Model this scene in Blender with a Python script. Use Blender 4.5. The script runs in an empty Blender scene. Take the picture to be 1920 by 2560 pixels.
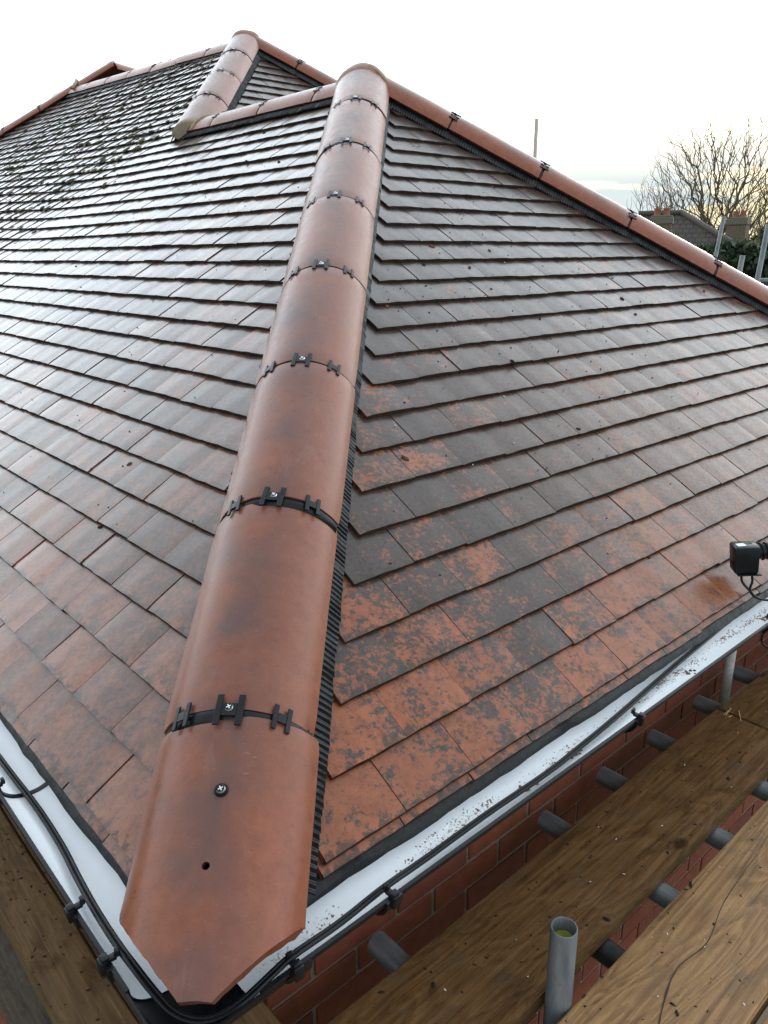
import bpy, bmesh, math, random
import numpy as np
from mathutils import Vector, Matrix, noise
random.seed(7); rng = np.random.default_rng(7)
SC = bpy.context.scene
COL = SC.collection
R_ = math.radians
# ------------------------------------------------------------------ camera
CAM = Vector((-0.322, -0.723, 0.830)); YAW, PITCH, ROLL = R_(48.108), R_(-18.481), R_(-0.454); FPX = 1922.0
_f = Vector((math.cos(PITCH)*math.cos(YAW), math.cos(PITCH)*math.sin(YAW), math.sin(PITCH)))
_r = Vector((math.sin(YAW), -math.cos(YAW), 0)); _u = _r.cross(_f)
_r, _u = math.cos(ROLL)*_r + math.sin(ROLL)*_u, -math.sin(ROLL)*_r + math.cos(ROLL)*_u
cd = bpy.data.cameras.new('camera'); co = bpy.data.objects.new('camera', cd); COL.objects.link(co)
M = Matrix((_r, _u, -_f)).transposed().to_4x4(); M.translation = CAM; co.matrix_world = M
cd.sensor_fit = 'VERTICAL'; cd.sensor_height = 36.0; cd.sensor_width = 27.0; cd.lens = FPX/2560*36.0
cd.clip_start = 0.02; cd.clip_end = 3000
SC.camera = co
def at(px, py, dist):                       # a point at a given depth along a viewing direction (photo pixels)
    d = _f*FPX + _r*(px-960) - _u*(py-1280)
    return CAM + d*(dist/FPX)
# ------------------------------------------------------------------ sky, sun, exposure
SUN_AZ, SUN_EL = R_(21), R_(7)              # azimuth measured from +x towards +y
W = bpy.data.worlds.new('World'); SC.world = W; W.use_nodes = True
nt = W.node_tree; nt.nodes.clear(); N = nt.nodes.new; LK = nt.links.new
out = N('ShaderNodeOutputWorld'); bg = N('ShaderNodeBackground'); bg.inputs['Strength'].default_value = 0.12
LK(bg.outputs[0], out.inputs[0])
sky = N('ShaderNodeTexSky'); sky.sky_type = 'NISHITA'; sky.sun_disc = False
sky.sun_elevation = SUN_EL; sky.sun_rotation = R_(90) - SUN_AZ; sky.altitude = 60; sky.air_density = 1.0; sky.dust_density = 2.0
tc = N('ShaderNodeTexCoord')
def wmap(scale, loc):
    m = N('ShaderNodeMapping'); m.inputs['Scale'].default_value = scale; m.inputs['Location'].default_value = loc
    LK(tc.outputs['Generated'], m.inputs['Vector']); return m
# thin even cloud over the whole sky
m1 = wmap((2.2, 2.2, 7.0), (3.1, 1.7, 0.4))
n1 = N('ShaderNodeTexNoise'); n1.inputs['Scale'].default_value = 1.6; n1.inputs['Detail'].default_value = 7; n1.inputs['Roughness'].default_value = .55
LK(m1.outputs[0], n1.inputs['Vector'])
cr1 = N('ShaderNodeValToRGB'); cr1.color_ramp.elements[0].position = .30; cr1.color_ramp.elements[1].position = .72
cr1.color_ramp.elements[0].color = (9.2, 10.3, 11.4, 1); cr1.color_ramp.elements[1].color = (12.0, 13.5, 14.1, 1)
LK(n1.outputs['Fac'], cr1.inputs[0])
mixs = N('ShaderNodeMixRGB'); mixs.inputs[0].default_value = .86
LK(sky.outputs[0], mixs.inputs[1]); LK(cr1.outputs[0], mixs.inputs[2])
# the cloud is brightest around the low sun
dt = N('ShaderNodeVectorMath'); dt.operation = 'DOT_PRODUCT'; dt.inputs[1].default_value = (math.cos(SUN_EL)*math.cos(SUN_AZ), math.cos(SUN_EL)*math.sin(SUN_AZ), math.sin(SUN_EL)); LK(tc.outputs['Generated'], dt.inputs[0])
gl_ = N('ShaderNodeMapRange'); gl_.inputs[1].default_value = -.7; gl_.inputs[2].default_value = .7; gl_.inputs[3].default_value = .90; gl_.inputs[4].default_value = 1.85; LK(dt.outputs['Value'], gl_.inputs[0])
glm = N('ShaderNodeMixRGB'); glm.blend_type = 'MULTIPLY'; glm.inputs[0].default_value = 1; LK(mixs.outputs[0], glm.inputs[1]); 
sepz = N('ShaderNodeSeparateXYZ'); LK(tc.outputs['Generated'], sepz.inputs[0])
zr_ = N('ShaderNodeMapRange'); zr_.inputs[1].default_value = .25; zr_.inputs[2].default_value = 1; zr_.inputs[3].default_value = 1.0; zr_.inputs[4].default_value = .52; LK(sepz.outputs[2], zr_.inputs[0])
gz_ = N('ShaderNodeMath'); gz_.operation = 'MULTIPLY'; LK(gl_.outputs[0], gz_.inputs[0]); LK(zr_.outputs[0], gz_.inputs[1]); LK(gz_.outputs[0], glm.inputs[2])
# low bands of grey blue cloud near the horizon
m2 = wmap((1.7, 1.7, 17.0), (0.35, 0.1, 0.25))
n2 = N('ShaderNodeTexNoise'); n2.inputs['Scale'].default_value = 1.9; n2.inputs['Detail'].default_value = 6; n2.inputs['Roughness'].default_value = .5
LK(m2.outputs[0], n2.inputs['Vector'])
cr2 = N('ShaderNodeValToRGB'); cr2.color_ramp.elements[0].position = .53; cr2.color_ramp.elements[1].position = .60
LK(n2.outputs['Fac'], cr2.inputs[0])
sep = N('ShaderNodeSeparateXYZ'); LK(tc.outputs['Generated'], sep.inputs[0])
mr = N('ShaderNodeMapRange'); mr.inputs[1].default_value = .075; mr.inputs[2].default_value = .15; mr.inputs[3].default_value = 1; mr.inputs[4].default_value = 0
LK(sep.outputs[2], mr.inputs[0])
mm = N('ShaderNodeMath'); mm.operation = 'MULTIPLY'; LK(cr2.outputs[0], mm.inputs[0]); LK(mr.outputs[0], mm.inputs[1])
mixc = N('ShaderNodeMixRGB'); mixc.inputs[2].default_value = (4.9, 5.5, 5.6, 1)
wz = N('ShaderNodeMapRange'); wz.inputs[1].default_value = .05; wz.inputs[2].default_value = .22; wz.inputs[3].default_value = 1; wz.inputs[4].default_value = 0; LK(sepz.outputs[2], wz.inputs[0])
wd = N('ShaderNodeMapRange'); wd.inputs[1].default_value = .74; wd.inputs[2].default_value = .97; LK(dt.outputs['Value'], wd.inputs[0])
wf = N('ShaderNodeMath'); wf.operation = 'MULTIPLY'; LK(wz.outputs[0], wf.inputs[0]); LK(wd.outputs[0], wf.inputs[1])
mixw = N('ShaderNodeMixRGB'); mixw.inputs[2].default_value = (8.0, 7.0, 4.4, 1); LK(wf.outputs[0], mixw.inputs[0]); LK(glm.outputs[0], mixw.inputs[1])
LK(mm.outputs[0], mixc.inputs[0]); LK(mixw.outputs[0], mixc.inputs[1]); LK(mixc.outputs[0], bg.inputs['Color'])
sl = bpy.data.lights.new('sun', 'SUN'); sl.energy = 0.7; sl.angle = R_(14); sl.color = (1, .86, .66)
so = bpy.data.objects.new('sun', sl); COL.objects.link(so)
sd = Vector((math.cos(SUN_EL)*math.cos(SUN_AZ), math.cos(SUN_EL)*math.sin(SUN_AZ), math.sin(SUN_EL)))
so.rotation_euler = sd.to_track_quat('Z', 'Y').to_euler(); so.location = sd*60
vs = SC.view_settings; vs.view_transform = 'Standard'; vs.look = 'None'; vs.exposure = 0.40; vs.gamma = 1; vs.use_curve_mapping = False
# ------------------------------------------------------------------ helpers
def empty(name, loc=(0, 0, 0)):
    o = bpy.data.objects.new(name, None); COL.objects.link(o); o.location = loc; o.empty_display_size = .1; return o
def link(name, me, mat=None, parent=None, mw=None):
    o = bpy.data.objects.new(name, me); COL.objects.link(o)
    if mat is not None and len(me.materials) == 0:
        for m in (mat if isinstance(mat, (list, tuple)) else [mat]): me.materials.append(m)
    if mw is not None: o.matrix_world = mw
    if parent is not None:
        o.parent = parent
        o.matrix_parent_inverse = parent.matrix_basis.inverted() if parent.parent is None else (parent.parent.matrix_basis @ parent.matrix_parent_inverse @ parent.matrix_basis).inverted()
    return o
def tag(o, label, cat, group=None, kind=None):
    o['label'] = label
    if cat: o['category'] = cat
    if group: o['group'] = group
    if kind: o['kind'] = kind
    return o
def mesh(v, f, smooth=False, name='m'):
    me = bpy.data.meshes.new(name); me.from_pydata([tuple(map(float, p)) for p in v], [], f); me.update()
    if smooth: me.polygons.foreach_set('use_smooth', [True]*len(me.polygons))
    return me
def bm_mesh(bm, smooth=False, sharp=None):
    bmesh.ops.recalc_face_normals(bm, faces=bm.faces)
    me = bpy.data.meshes.new('m'); bm.to_mesh(me); bm.free()
    if smooth: me.polygons.foreach_set('use_smooth', [True]*len(me.polygons))
    if sharp is not None: me.set_sharp_from_angle(angle=R_(sharp))
    return me
def add_box(bm, lo, hi, mw=None, bevel=0):
    r = bmesh.ops.create_cube(bm, size=1); vs_ = r['verts']
    for v in vs_:
        v.co = Vector([lo[i] + (v.co[i]+.5)*(hi[i]-lo[i]) for i in range(3)])
    if bevel:
        es = list({e for v in vs_ for e in v.link_edges})
        b = bmesh.ops.bevel(bm, geom=es, offset=bevel, segments=2, affect='EDGES', profile=.5)
        vs_ = list({v for f in b['faces'] for v in f.verts} | {v for v in vs_ if v.is_valid})
    if mw is not None: bmesh.ops.transform(bm, matrix=mw, verts=vs_)
    return vs_
def tube_data(pts, rad, sides=10, caps=True):
    pts = [Vector(p) for p in pts]; n = len(pts)
    rads = [rad]*n if not isinstance(rad, (list, tuple)) else rad
    V = []; F = []; up = None
    for i, p in enumerate(pts):
        t = (pts[min(i+1, n-1)] - pts[max(i-1, 0)]).normalized()
        if up is None:
            up = Vector((0, 0, 1)) if abs(t.z) < .9 else Vector((1, 0, 0))
        a = t.cross(up).normalized(); b = a.cross(t).normalized(); up = b
        for k in range(sides):
            w = 2*math.pi*k/sides; V.append(p + (a*math.cos(w) + b*math.sin(w))*rads[i])
    for i in range(n-1):
        for k in range(sides):
            k2 = (k+1) % sides; F.append((i*sides+k, i*sides+k2, (i+1)*sides+k2, (i+1)*sides+k))
    if caps: F.append(tuple(range(sides))[::-1]); F.append(tuple((n-1)*sides+k for k in range(sides)))
    return V, F
def catmull(pts, sub=6):
    P = [Vector(p) for p in pts]; P = [2*P[0]-P[1]] + P + [2*P[-1]-P[-2]]; o = []
    for i in range(1, len(P)-2):
        for k in range(sub):
            t = k/sub; a, b, c_, d = P[i-1], P[i], P[i+1], P[i+2]
            o.append(.5*((2*b) + (c_-a)*t + (2*a-5*b+4*c_-d)*t*t + (-a+3*b-3*c_+d)*t**3))
    o.append(P[-2]); return o
def hollow_tube(p0, p1, r, thick=.0035, sides=20):
    p0, p1 = Vector(p0), Vector(p1); d = (p1-p0); L_ = d.length; bm = bmesh.new()
    rings = []
    for (rr, z) in ((r, 0), (r, L_-.002), (r-.001, L_), (r-thick+.001, L_), (r-thick, L_-.002), (r-thick, 0)):
        rings.append([bm.verts.new((rr*math.cos(2*math.pi*k/sides), rr*math.sin(2*math.pi*k/sides), z)) for k in range(sides)])
    rings.append(rings[0])
    for a, b in zip(rings[:-1], rings[1:]):
        for k in range(sides): bm.faces.new((a[k], a[(k+1) % sides], b[(k+1) % sides], b[k]))
    me = bm_mesh(bm, True, 40)
    return me, Matrix.Translation(p0) @ d.to_track_quat('Z', 'Y').to_matrix().to_4x4()
# ------------------------------------------------------------------ materials
class Mat:
    def __init__(s, name, rough=.6, spec=.5):
        s.m = bpy.data.materials.new(name); s.m.use_nodes = True; s.t = s.m.node_tree
        s.b = s.t.nodes['Principled BSDF']; s.b.inputs['Roughness'].default_value = rough; s.b.inputs['Specular IOR Level'].default_value = spec
    def n(s, ty, **kw):
        x = s.t.nodes.new(ty)
        for k, v in kw.items():
            if k in x.inputs: x.inputs[k].default_value = v
            else: setattr(x, k, v)
        return x
    def l(s, a, b): s.t.links.new(a, b)
    def noise(s, vec, scale, detail=4, rough=.55, dist=0):
        x = s.n('ShaderNodeTexNoise', Scale=scale, Detail=detail, Roughness=rough, Distortion=dist); s.l(vec, x.inputs['Vector']); return x.outputs['Fac']
    def ramp(s, fac, stops):
        x = s.n('ShaderNodeValToRGB'); e = x.color_ramp.elements
        while len(e) < len(stops): e.new(.5)
        for i, (p, c) in enumerate(stops):
            e[i].position = p; e[i].color = c if isinstance(c, tuple) and len(c) == 4 else ((*c, 1) if isinstance(c, tuple) else (c, c, c, 1))
        s.l(fac, x.inputs[0]); return x.outputs[0]
    def math(s, op, a, b=None, c=None):
        x = s.n('ShaderNodeMath', operation=op)
        for i, v in enumerate((a, b, c)):
            if v is None: continue
            if isinstance(v, (int, float)): x.inputs[i].default_value = v
            else: s.l(v, x.inputs[i])
        return x.outputs[0]
    def mix(s, fac, a, b, mode='MIX'):
        x = s.n('ShaderNodeMixRGB', blend_type=mode)
        for i, v in enumerate((fac, a, b)):
            if isinstance(v, (int, float)): x.inputs[i].default_value = v
            elif isinstance(v, tuple): x.inputs[i].default_value = (*v, 1)
            else: s.l(v, x.inputs[i])
        return x.outputs[0]
    def map(s, vec, scale=(1, 1, 1), loc=(0, 0, 0), rot=(0, 0, 0)):
        x = s.n('ShaderNodeMapping'); x.inputs['Scale'].default_value = scale; x.inputs['Location'].default_value = loc; x.inputs['Rotation'].default_value = rot
        s.l(vec, x.inputs['Vector']); return x.outputs[0]
    def bump(s, h, strength=.3, dist=.002):
        x = s.n('ShaderNodeBump', Strength=strength, Distance=dist); s.l(h, x.inputs['Height']); s.l(x.outputs[0], s.b.inputs['Normal'])
    def obj(s): return s.n('ShaderNodeTexCoord').outputs['Object']
    def pos(s): return s.n('ShaderNodeNewGeometry').outputs['Position']
    def orand(s): return s.n('ShaderNodeObjectInfo').outputs['Random']
    def col(s, c):
        if isinstance(c, tuple): s.b.inputs['Base Color'].default_value = (*c, 1)
        else: s.l(c, s.b.inputs['Base Color'])
    def rough(s, r): s.l(r, s.b.inputs['Roughness'])
def simple(name, c, rough=.5, spec=.5, var=.25, scale=60, bump=.15, bd=.001, metal=0):
    m = Mat(name, rough, spec); p = m.obj(); n = m.noise(p, scale, 5)
    m.col(m.mix(m.ramp(n, [(.3, 0.0), (.7, 1.0)]), tuple(x*(1-var) for x in c), tuple(min(1, x*(1+var)) for x in c)))
    m.rough(m.ramp(m.noise(p, scale*.3, 3), [(.3, max(.02, rough*.75)), (.7, min(1, rough*1.25))])); m.bump(n, bump, bd)
    m.b.inputs['Metallic'].default_value = metal
    return m.m
def tile_mat(name, slope):
    m = Mat(name, .42, .12)
    pos = m.pos()
    at_ = m.n('ShaderNodeAttribute', attribute_name='rnd').outputs['Fac']
    rnd = m.math('FRACT', m.math('ADD', at_, m.orand()))
    off = m.n('ShaderNodeCombineXYZ'); m.l(m.math('MULTIPLY', rnd, 37.0), off.inputs[0]); m.l(m.math('MULTIPLY', rnd, 91.0), off.inputs[1])
    va = m.n('ShaderNodeVectorMath', operation='ADD'); m.l(pos, va.inputs[0]); m.l(off.outputs[0], va.inputs[1]); P = va.outputs[0]
    sx = m.n('ShaderNodeSeparateXYZ'); m.l(pos, sx.inputs[0])
    big = m.noise(P, 13, 6, .62); mid = m.noise(P, 42, 5, .65, .6); fine = m.noise(P, 330, 4, .6); spk = m.noise(P, 110, 4, .7)
    wide = m.noise(pos, 1.7, 3)
    # share of slate-grey bloom: small lichen-like blotches whose cover drifts over the slope
    pat = m.math('ADD', m.math('MULTIPLY', m.noise(P, 92, 9, .74, .3), .62), m.math('MULTIPLY', m.noise(P, 30, 7, .66), .38))
    if slope == 'R':
        bias = m.ramp(m.math('MULTIPLY', sx.outputs[2], .62), [(0, .00), (.10, .07), (.22, .13), (.50, .17)])
    else:
        bias = m.ramp(m.math('MULTIPLY', sx.outputs[2], .62), [(0, .00), (.12, .06), (.35, .14), (.8, .18)])
    f = m.math('ADD', pat, bias)
    f = m.math('ADD', f, m.math('MULTIPLY', m.math('SUBTRACT', rnd, .5), .09))
    f = m.math('ADD', f, m.math('MULTIPLY', m.math('SUBTRACT', wide, .5), .26))
    f = m.math('ADD', f, m.math('MULTIPLY', m.math('SUBTRACT', big, .5), .34))
    bloom = m.ramp(f, [(.510, 0.0), (.572, 1.0)]) if slope == 'R' else m.ramp(f, [(.46, 0.0), (.66, .9)])
    orange = m.mix(m.ramp(mid, [(.3, 0.0), (.75, 1.0)]), (.170, .044, .016) if slope == 'R' else (.165, .056, .030), (.290, .091, .037) if slope == 'R' else (.255, .104, .060))
    orange = m.mix(m.math('MULTIPLY', rnd, .35), orange, (.125, .050, .030))
    slate = m.mix(m.ramp(spk, [(.35, 0.0), (.7, 1.0)]), (.012, .013, .014), (.050, .045, .041))
    c = m.mix(m.math('MULTIPLY', bloom, .90), orange, slate)
    if slope == 'R':                                                                                      # browner weathered tiles towards the far eaves
        ef = m.math('MULTIPLY', m.ramp(m.math('MULTIPLY', sx.outputs[0], .3), [(.28, 0.0), (.55, .7)]), m.ramp(sx.outputs[2], [(.15, 1.0), (.7, .0)]))
        c = m.mix(ef, c, m.mix(m.ramp(spk, [(.38, 0.0), (.6, 1.0)]), (.022, .013, .008), (.21, .072, .020)))
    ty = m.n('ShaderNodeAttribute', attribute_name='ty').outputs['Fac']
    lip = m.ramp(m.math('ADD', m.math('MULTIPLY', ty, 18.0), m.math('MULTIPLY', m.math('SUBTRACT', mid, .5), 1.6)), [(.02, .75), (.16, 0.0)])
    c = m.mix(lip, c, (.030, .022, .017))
    c = m.mix(m.math('MULTIPLY', m.ramp(spk, [(.60, 0.0), (.70, 1.0)]), .65), c, (.014, .013, .012))      # lichen specks
    c = m.mix(m.math('MULTIPLY', m.ramp(fine, [(.60, 0.0), (.75, 1.0)]), .35), c, (.26, .17, .12))          # pale sand grains
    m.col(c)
    m.rough(m.math('ADD', m.ramp(mid, [(.3, .22), (.7, .40)]), m.math('MULTIPLY', rnd, .08)))
    h = m.math('ADD', m.math('MULTIPLY', fine, .35), m.math('ADD', m.math('MULTIPLY', mid, .9), m.math('MULTIPLY', bloom, .12)))
    m.bump(h, .22, .0018)
    m.b.inputs['Coat Weight'].default_value = .68 if slope == 'R' else .95; m.b.inputs['Coat Roughness'].default_value = .27 if slope == 'R' else .21; m.b.inputs['Coat IOR'].default_value = 1.35
    return m.m
def ridge_mat(name):
    m = Mat(name, .4, .12); p = m.obj(); r = m.orand()
    off = m.n('ShaderNodeCombineXYZ'); m.l(m.math('MULTIPLY', r, 53.0), off.inputs[0]); m.l(m.math('MULTIPLY', r, 17.0), off.inputs[1])
    va = m.n('ShaderNodeVectorMath', operation='ADD'); m.l(p, va.inputs[0]); m.l(off.outputs[0], va.inputs[1]); P = va.outputs[0]
    big = m.noise(P, 7, 3, .5); mid = m.noise(P, 40, 5, .6); fine = m.noise(P, 420, 3, .6)
    drag = m.noise(m.map(P, (95, 320, 95)), 1.0, 3, .55, .4)
    sx = m.n('ShaderNodeSeparateXYZ'); m.l(p, sx.inputs[0])
    # kiln flash: a purple grey cloud along the crown of every tile
    ax = m.math('ABSOLUTE', m.math('ADD', sx.outputs[0], m.math('MULTIPLY', m.math('SUBTRACT', big, .5), .16)))
    fl = m.math('MULTIPLY', m.ramp(ax, [(.018, 1.0), (.098, 0.0)]), m.ramp(big, [(.28, .15), (.62, 1.0)]))
    c = m.mix(m.ramp(mid, [(.25, 0.0), (.8, 1.0)]), (.162, .045, .021), (.236, .075, .037))
    c = m.mix(m.math('MULTIPLY', fl, .9), c, (.085, .046, .042))
    pits = m.ramp(m.noise(P, 150, 2, .5), [(.70, 0.0), (.76, 1.0)])
    c = m.mix(m.math('MULTIPLY', pits, .5), c, (.09, .03, .015))
    c = m.mix(m.math('MULTIPLY', m.ramp(drag, [(.66, 0.0), (.74, 1.0)]), .22), c, (.34, .20, .135))
    bl = m.noise(m.map(P, (9, 3, 9)), 3.0, 6, .7); c = m.mix(m.math('MULTIPLY', m.ramp(bl, [(.58, 0.0), (.78, 1.0)]), .28), c, (.27, .17, .13))
    c = m.mix(m.math('MULTIPLY', m.ramp(m.noise(P, 260, 3, .65), [(.64, 0.0), (.72, 1.0)]), .45), c, (.07, .025, .013))
    m.col(c); m.rough(m.ramp(mid, [(.3, .24), (.75, .46)]))
    bead = m.noise(P, 190, 3, .6); m.bump(m.math('ADD', m.math('MULTIPLY', drag, .6), m.math('ADD', m.math('ADD', m.math('MULTIPLY', fine, .35), m.math('MULTIPLY', bead, .6)), m.math('MULTIPLY', mid, .8))), .34, .0017)
    m.b.inputs['Coat Weight'].default_value = .55; m.b.inputs['Coat Roughness'].default_value = .27; m.b.inputs['Coat IOR'].default_value = 1.36
    return m.m
def wood_mat(name, dark, light, lengthwise='x', cross=False, rough=.55):
    m = Mat(name, rough, .22); p = m.obj(); r = m.orand()
    off = m.n('ShaderNodeCombineXYZ'); m.l(m.math('MULTIPLY', r, 11.0), off.inputs[1]); m.l(m.math('MULTIPLY', r, 7.0), off.inputs[0])
    va = m.n('ShaderNodeVectorMath', operation='ADD'); m.l(p, va.inputs[0]); m.l(off.outputs[0], va.inputs[1]); P = va.outputs[0]
    ln = (lambda a, b: (a, b, b)) if lengthwise == 'x' else (lambda a, b: (b, a, b))
    grain = m.noise(m.map(P, ln(2.2, 75)), 1.5, 6, .62, .5)
    fineg = m.noise(m.map(P, ln(9, 330)), 1.0, 4, .6)
    flow = m.noise(m.map(P, ln(1.0, 5.5)), 1.1, 3, .5, .6)                      # wandering growth rings
    rings = m.math('FRACT', m.math('MULTIPLY', flow, 22.0 if not cross else 30.0))
    ring = m.ramp(rings, [(0, 0.0), (.72, 1.0), (.9, .25), (1, 0.0)])
    big = m.noise(P, 5.5, 5, .6); spk = m.noise(P, 120, 5, .75); st = m.noise(m.map(P, ln(6, 16)), 1.4, 5, .65, .8)
    g = m.math('ADD', m.math('ADD', m.math('MULTIPLY', grain, .55), m.math('MULTIPLY', fineg, .25)), m.math('MULTIPLY', ring, .10 if not cross else .16))
    c = m.mix(m.ramp(g, [(.30, 0.0), (.66, 1.0)]), dark, light)
    c = m.mix(m.ramp(st, [(.50, 0.0), (.72, .7)]), c, tuple(x*.45 for x in dark))
    c = m.mix(m.math('MULTIPLY', m.ramp(big, [(.50, 0.0), (.70, 1.0)]), .45), c, (light[0]*.62, light[1]*.62, light[2]*.66))
    c = m.mix(m.math('MULTIPLY', m.ramp(spk, [(.60, 0.0), (.70, 1.0)]), .7), c, tuple(x*.2 for x in dark))
    vo = m.n('ShaderNodeTexVoronoi', Scale=1.0, Randomness=1.0); m.l(m.map(P, ln(3.1, 5.2), (.3, .1, 0)), vo.inputs['Vector'])
    c = m.mix(m.ramp(vo.outputs['Distance'], [(.045, .85), (.085, 0.0)]), c, tuple(x*.35 for x in dark))
    mud = m.noise(P, 13, 7, .7); c = m.mix(m.math('MULTIPLY', m.ramp(mud, [(.56, 0.0), (.68, 1.0)]), .45), c, (.075, .058, .042))
    scr = m.noise(m.map(P, ln(7, 150)), 1.0, 4, .6); c = m.mix(m.math('MULTIPLY', m.ramp(scr, [(.70, 0.0), (.76, 1.0)]), .5), c, tuple(min(1, x*1.7) for x in light))
    m.col(c); m.rough(m.ramp(st, [(.3, rough), (.75, rough*.62)]))
    m.bump(m.math('ADD', g, m.math('MULTIPLY', spk, .4)), .55, .0020)
    return m.m
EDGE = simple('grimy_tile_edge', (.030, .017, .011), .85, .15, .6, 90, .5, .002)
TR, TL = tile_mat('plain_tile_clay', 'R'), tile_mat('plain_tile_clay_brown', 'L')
RID = ridge_mat('ridge_clay')
BLK = simple('black_plastic', (.007, .008, .010), .30, .2, .3, 40, .08)
ROLL_M = simple('black_roll', (.006, .007, .009), .22, .25, .4, 90, .15)
FELT = simple('black_eaves_tray', (.008, .009, .010), .45, .2, .4, 120, .5, .003)
CABLE = simple('black_rubber', (.007, .007, .008), .38, .22, .3, 60, .1)
STEEL = simple('zinc_screw', (.62, .64, .66), .3, .5, .1, 200, .05, .0005, 1)
MORT = simple('ridge_mortar', (.29, .235, .165), .8, .3, .2, 70, .6, .004)
DECK = simple('roof_underlay', (.03, .026, .024), .9, .2)
def galv_mat():
    m = Mat('galvanised_tube', .45, .5); p = m.obj(); a = m.noise(m.map(p, (14, 14, 2.2)), 3, 5, .6); b = m.noise(p, 60, 4, .65)
    c = m.mix(m.ramp(a, [(.3, 0.0), (.7, 1.0)]), (.075, .085, .092), (.20, .21, .215))
    c = m.mix(m.ramp(b, [(.56, 0.0), (.72, .7)]), c, (.12, .115, .10))
    m.col(c); m.b.inputs['Metallic'].default_value = .35; m.rough(m.ramp(b, [(.3, .38), (.7, .6)])); m.bump(b, .2, .0008); return m.m
GALV = galv_mat()
def gutter_mat():
    m = Mat('white_gutter_lining', .45, .2); p = m.obj(); a = m.noise(p, 9, 5, .6); b = m.noise(p, 140, 4, .7)
    c = m.mix(m.ramp(a, [(.42, 0.0), (.75, .5)]), (.86, .88, .91), (.78, .81, .85))
    c = m.mix(m.ramp(b, [(.70, 0.0), (.78, .45)]), c, (.42, .40, .37))
    m.col(c); m.rough(m.ramp(a, [(.35, .38), (.65, .6)])); m.bump(m.noise(p, 45, 3), .06, .002); return m.m
WHITE = gutter_mat()
def brick_mat():
    m = Mat('red_brick', .8, .3); p = m.pos(); r = m.orand(); a = m.noise(p, 28, 5, .65); b = m.noise(p, 170, 4, .6)
    c = m.mix(m.ramp(a, [(.3, 0.0), (.7, 1.0)]), (.150, .034, .016), (.225, .062, .030))
    c = m.mix(m.math('MULTIPLY', r, .75), c, (.105, .030, .020))
    c = m.mix(m.math('MULTIPLY', m.ramp(b, [(.6, 0.0), (.75, 1.0)]), .5), c, (.13, .05, .035))
    m.col(c); m.bump(m.math('ADD', a, b), .5, .003); return m.m
BRICK = brick_mat()
MORTAR = simple('wall_mortar', (.19, .16, .125), .9, .2, .2, 160, .6, .002)
def brickwall_mat(name, c1, c2, mo, sc):
    m = Mat(name, .85, .25); p = m.obj()
    b = m.n('ShaderNodeTexBrick', Scale=1.0); b.inputs['Color1'].default_value = (*c1, 1); b.inputs['Color2'].default_value = (*c2, 1); b.inputs['Mortar'].default_value = (*mo, 1)
    b.inputs['Brick Width'].default_value = sc[0]; b.inputs['Row Height'].default_value = sc[1]; b.inputs['Mortar Size'].default_value = sc[2]
    sx = m.n('ShaderNodeSeparateXYZ'); m.l(p, sx.inputs[0]); cb = m.n('ShaderNodeCombineXYZ')
    m.l(m.math('ADD', sx.outputs[0], sx.outputs[1]), cb.inputs[0]); m.l(sx.outputs[2], cb.inputs[1]); m.l(cb.outputs[0], b.inputs['Vector'])
    m.col(m.mix(m.math('MULTIPLY', m.noise(p, 25, 4), .5), b.outputs['Color'], tuple(x*.4 for x in c1))); m.bump(m.noise(p, 90, 4), .4, .004); return m.m
# ------------------------------------------------------------------ roof geometry
PIT = R_(35.71); cp, sp, T = math.cos(PIT), math.sin(PIT), math.tan(PIT)
HW = 2.17                                   # half width of the near wing
G = .10                                     # gauge of the courses
FR = Matrix(((1, 0, 0), (0, cp, sp), (0, -sp, cp))).transposed().to_4x4()      # right slope: u=+x
FL = Matrix(((0, -1, 0), (cp, 0, sp), (-sp, 0, cp))).transposed().to_4x4()     # left slope: u=-y
OFF2 = 1.47                                 # set-back of the second hip end
XR2 = 3.22                                  # ridge line of the main roof
Y3 = 11.02                                  # far hip: x + y = Y3
def lift(y): d = y-4.3; return .036*.5*(d + math.sqrt(d*d+.09))
house = empty('house', (0.22, 0.22, -4.8))
tag(house, 'brick house with wet terracotta plain tile hipped roof and white lined gutter', 'house')
# --- decks under the tiles
def deck(name, pts, mat, th=.05):
    n = (Vector(pts[1])-Vector(pts[0])).cross(Vector(pts[2])-Vector(pts[0])).normalized()
    if n.z < 0: n = -n
    a = [Vector(p)-n*.05 for p in pts]; b = [p-n*th for p in a]; k = len(pts)
    F = [tuple(range(k)), tuple(range(2*k-1, k-1, -1))] + [(i, (i+1) % k, k+(i+1) % k, k+i) for i in range(k)]
    me = mesh(a+b, F); bm = bmesh.new(); bm.from_mesh(me); return link(name, bm_mesh(bm), mat, house)
HR = lambda x, y: y*T
W2 = 2*HW
slopeR = deck('roof_slope', [(.02, .02, .02*T), (W2-.02, .02, .02*T), (HW, HW, HW*T)], DECK)
LZ = lambda x, y: x*T + lift(y)
slopeL = deck('roof_slope', [(.02, .02, .02*T), (HW, HW, HW*T), (HW, HW+OFF2, HW*T), (XR2, XR2+OFF2, XR2*T), (XR2, 7.7, XR2*T), (.02, 10.9, .02*T)], DECK)
slope2 = deck('roof_slope', [(HW, HW+OFF2, HW*T), (2*XR2-HW, HW+OFF2, HW*T), (XR2, XR2+OFF2, XR2*T)], DECK)
deck('roof_slope', [(W2-.02, .02, .02*T), (W2-.02, HW+OFF2, .02*T), (HW, HW+OFF2, HW*T), (HW, HW, HW*T)], DECK)
deck('roof_slope', [(XR2, XR2+OFF2, XR2*T), (2*XR2-.5, OFF2+1.5, .5*T), (2*XR2-.5, 10, .5*T), (XR2, 7.7, XR2*T)], DECK)
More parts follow.
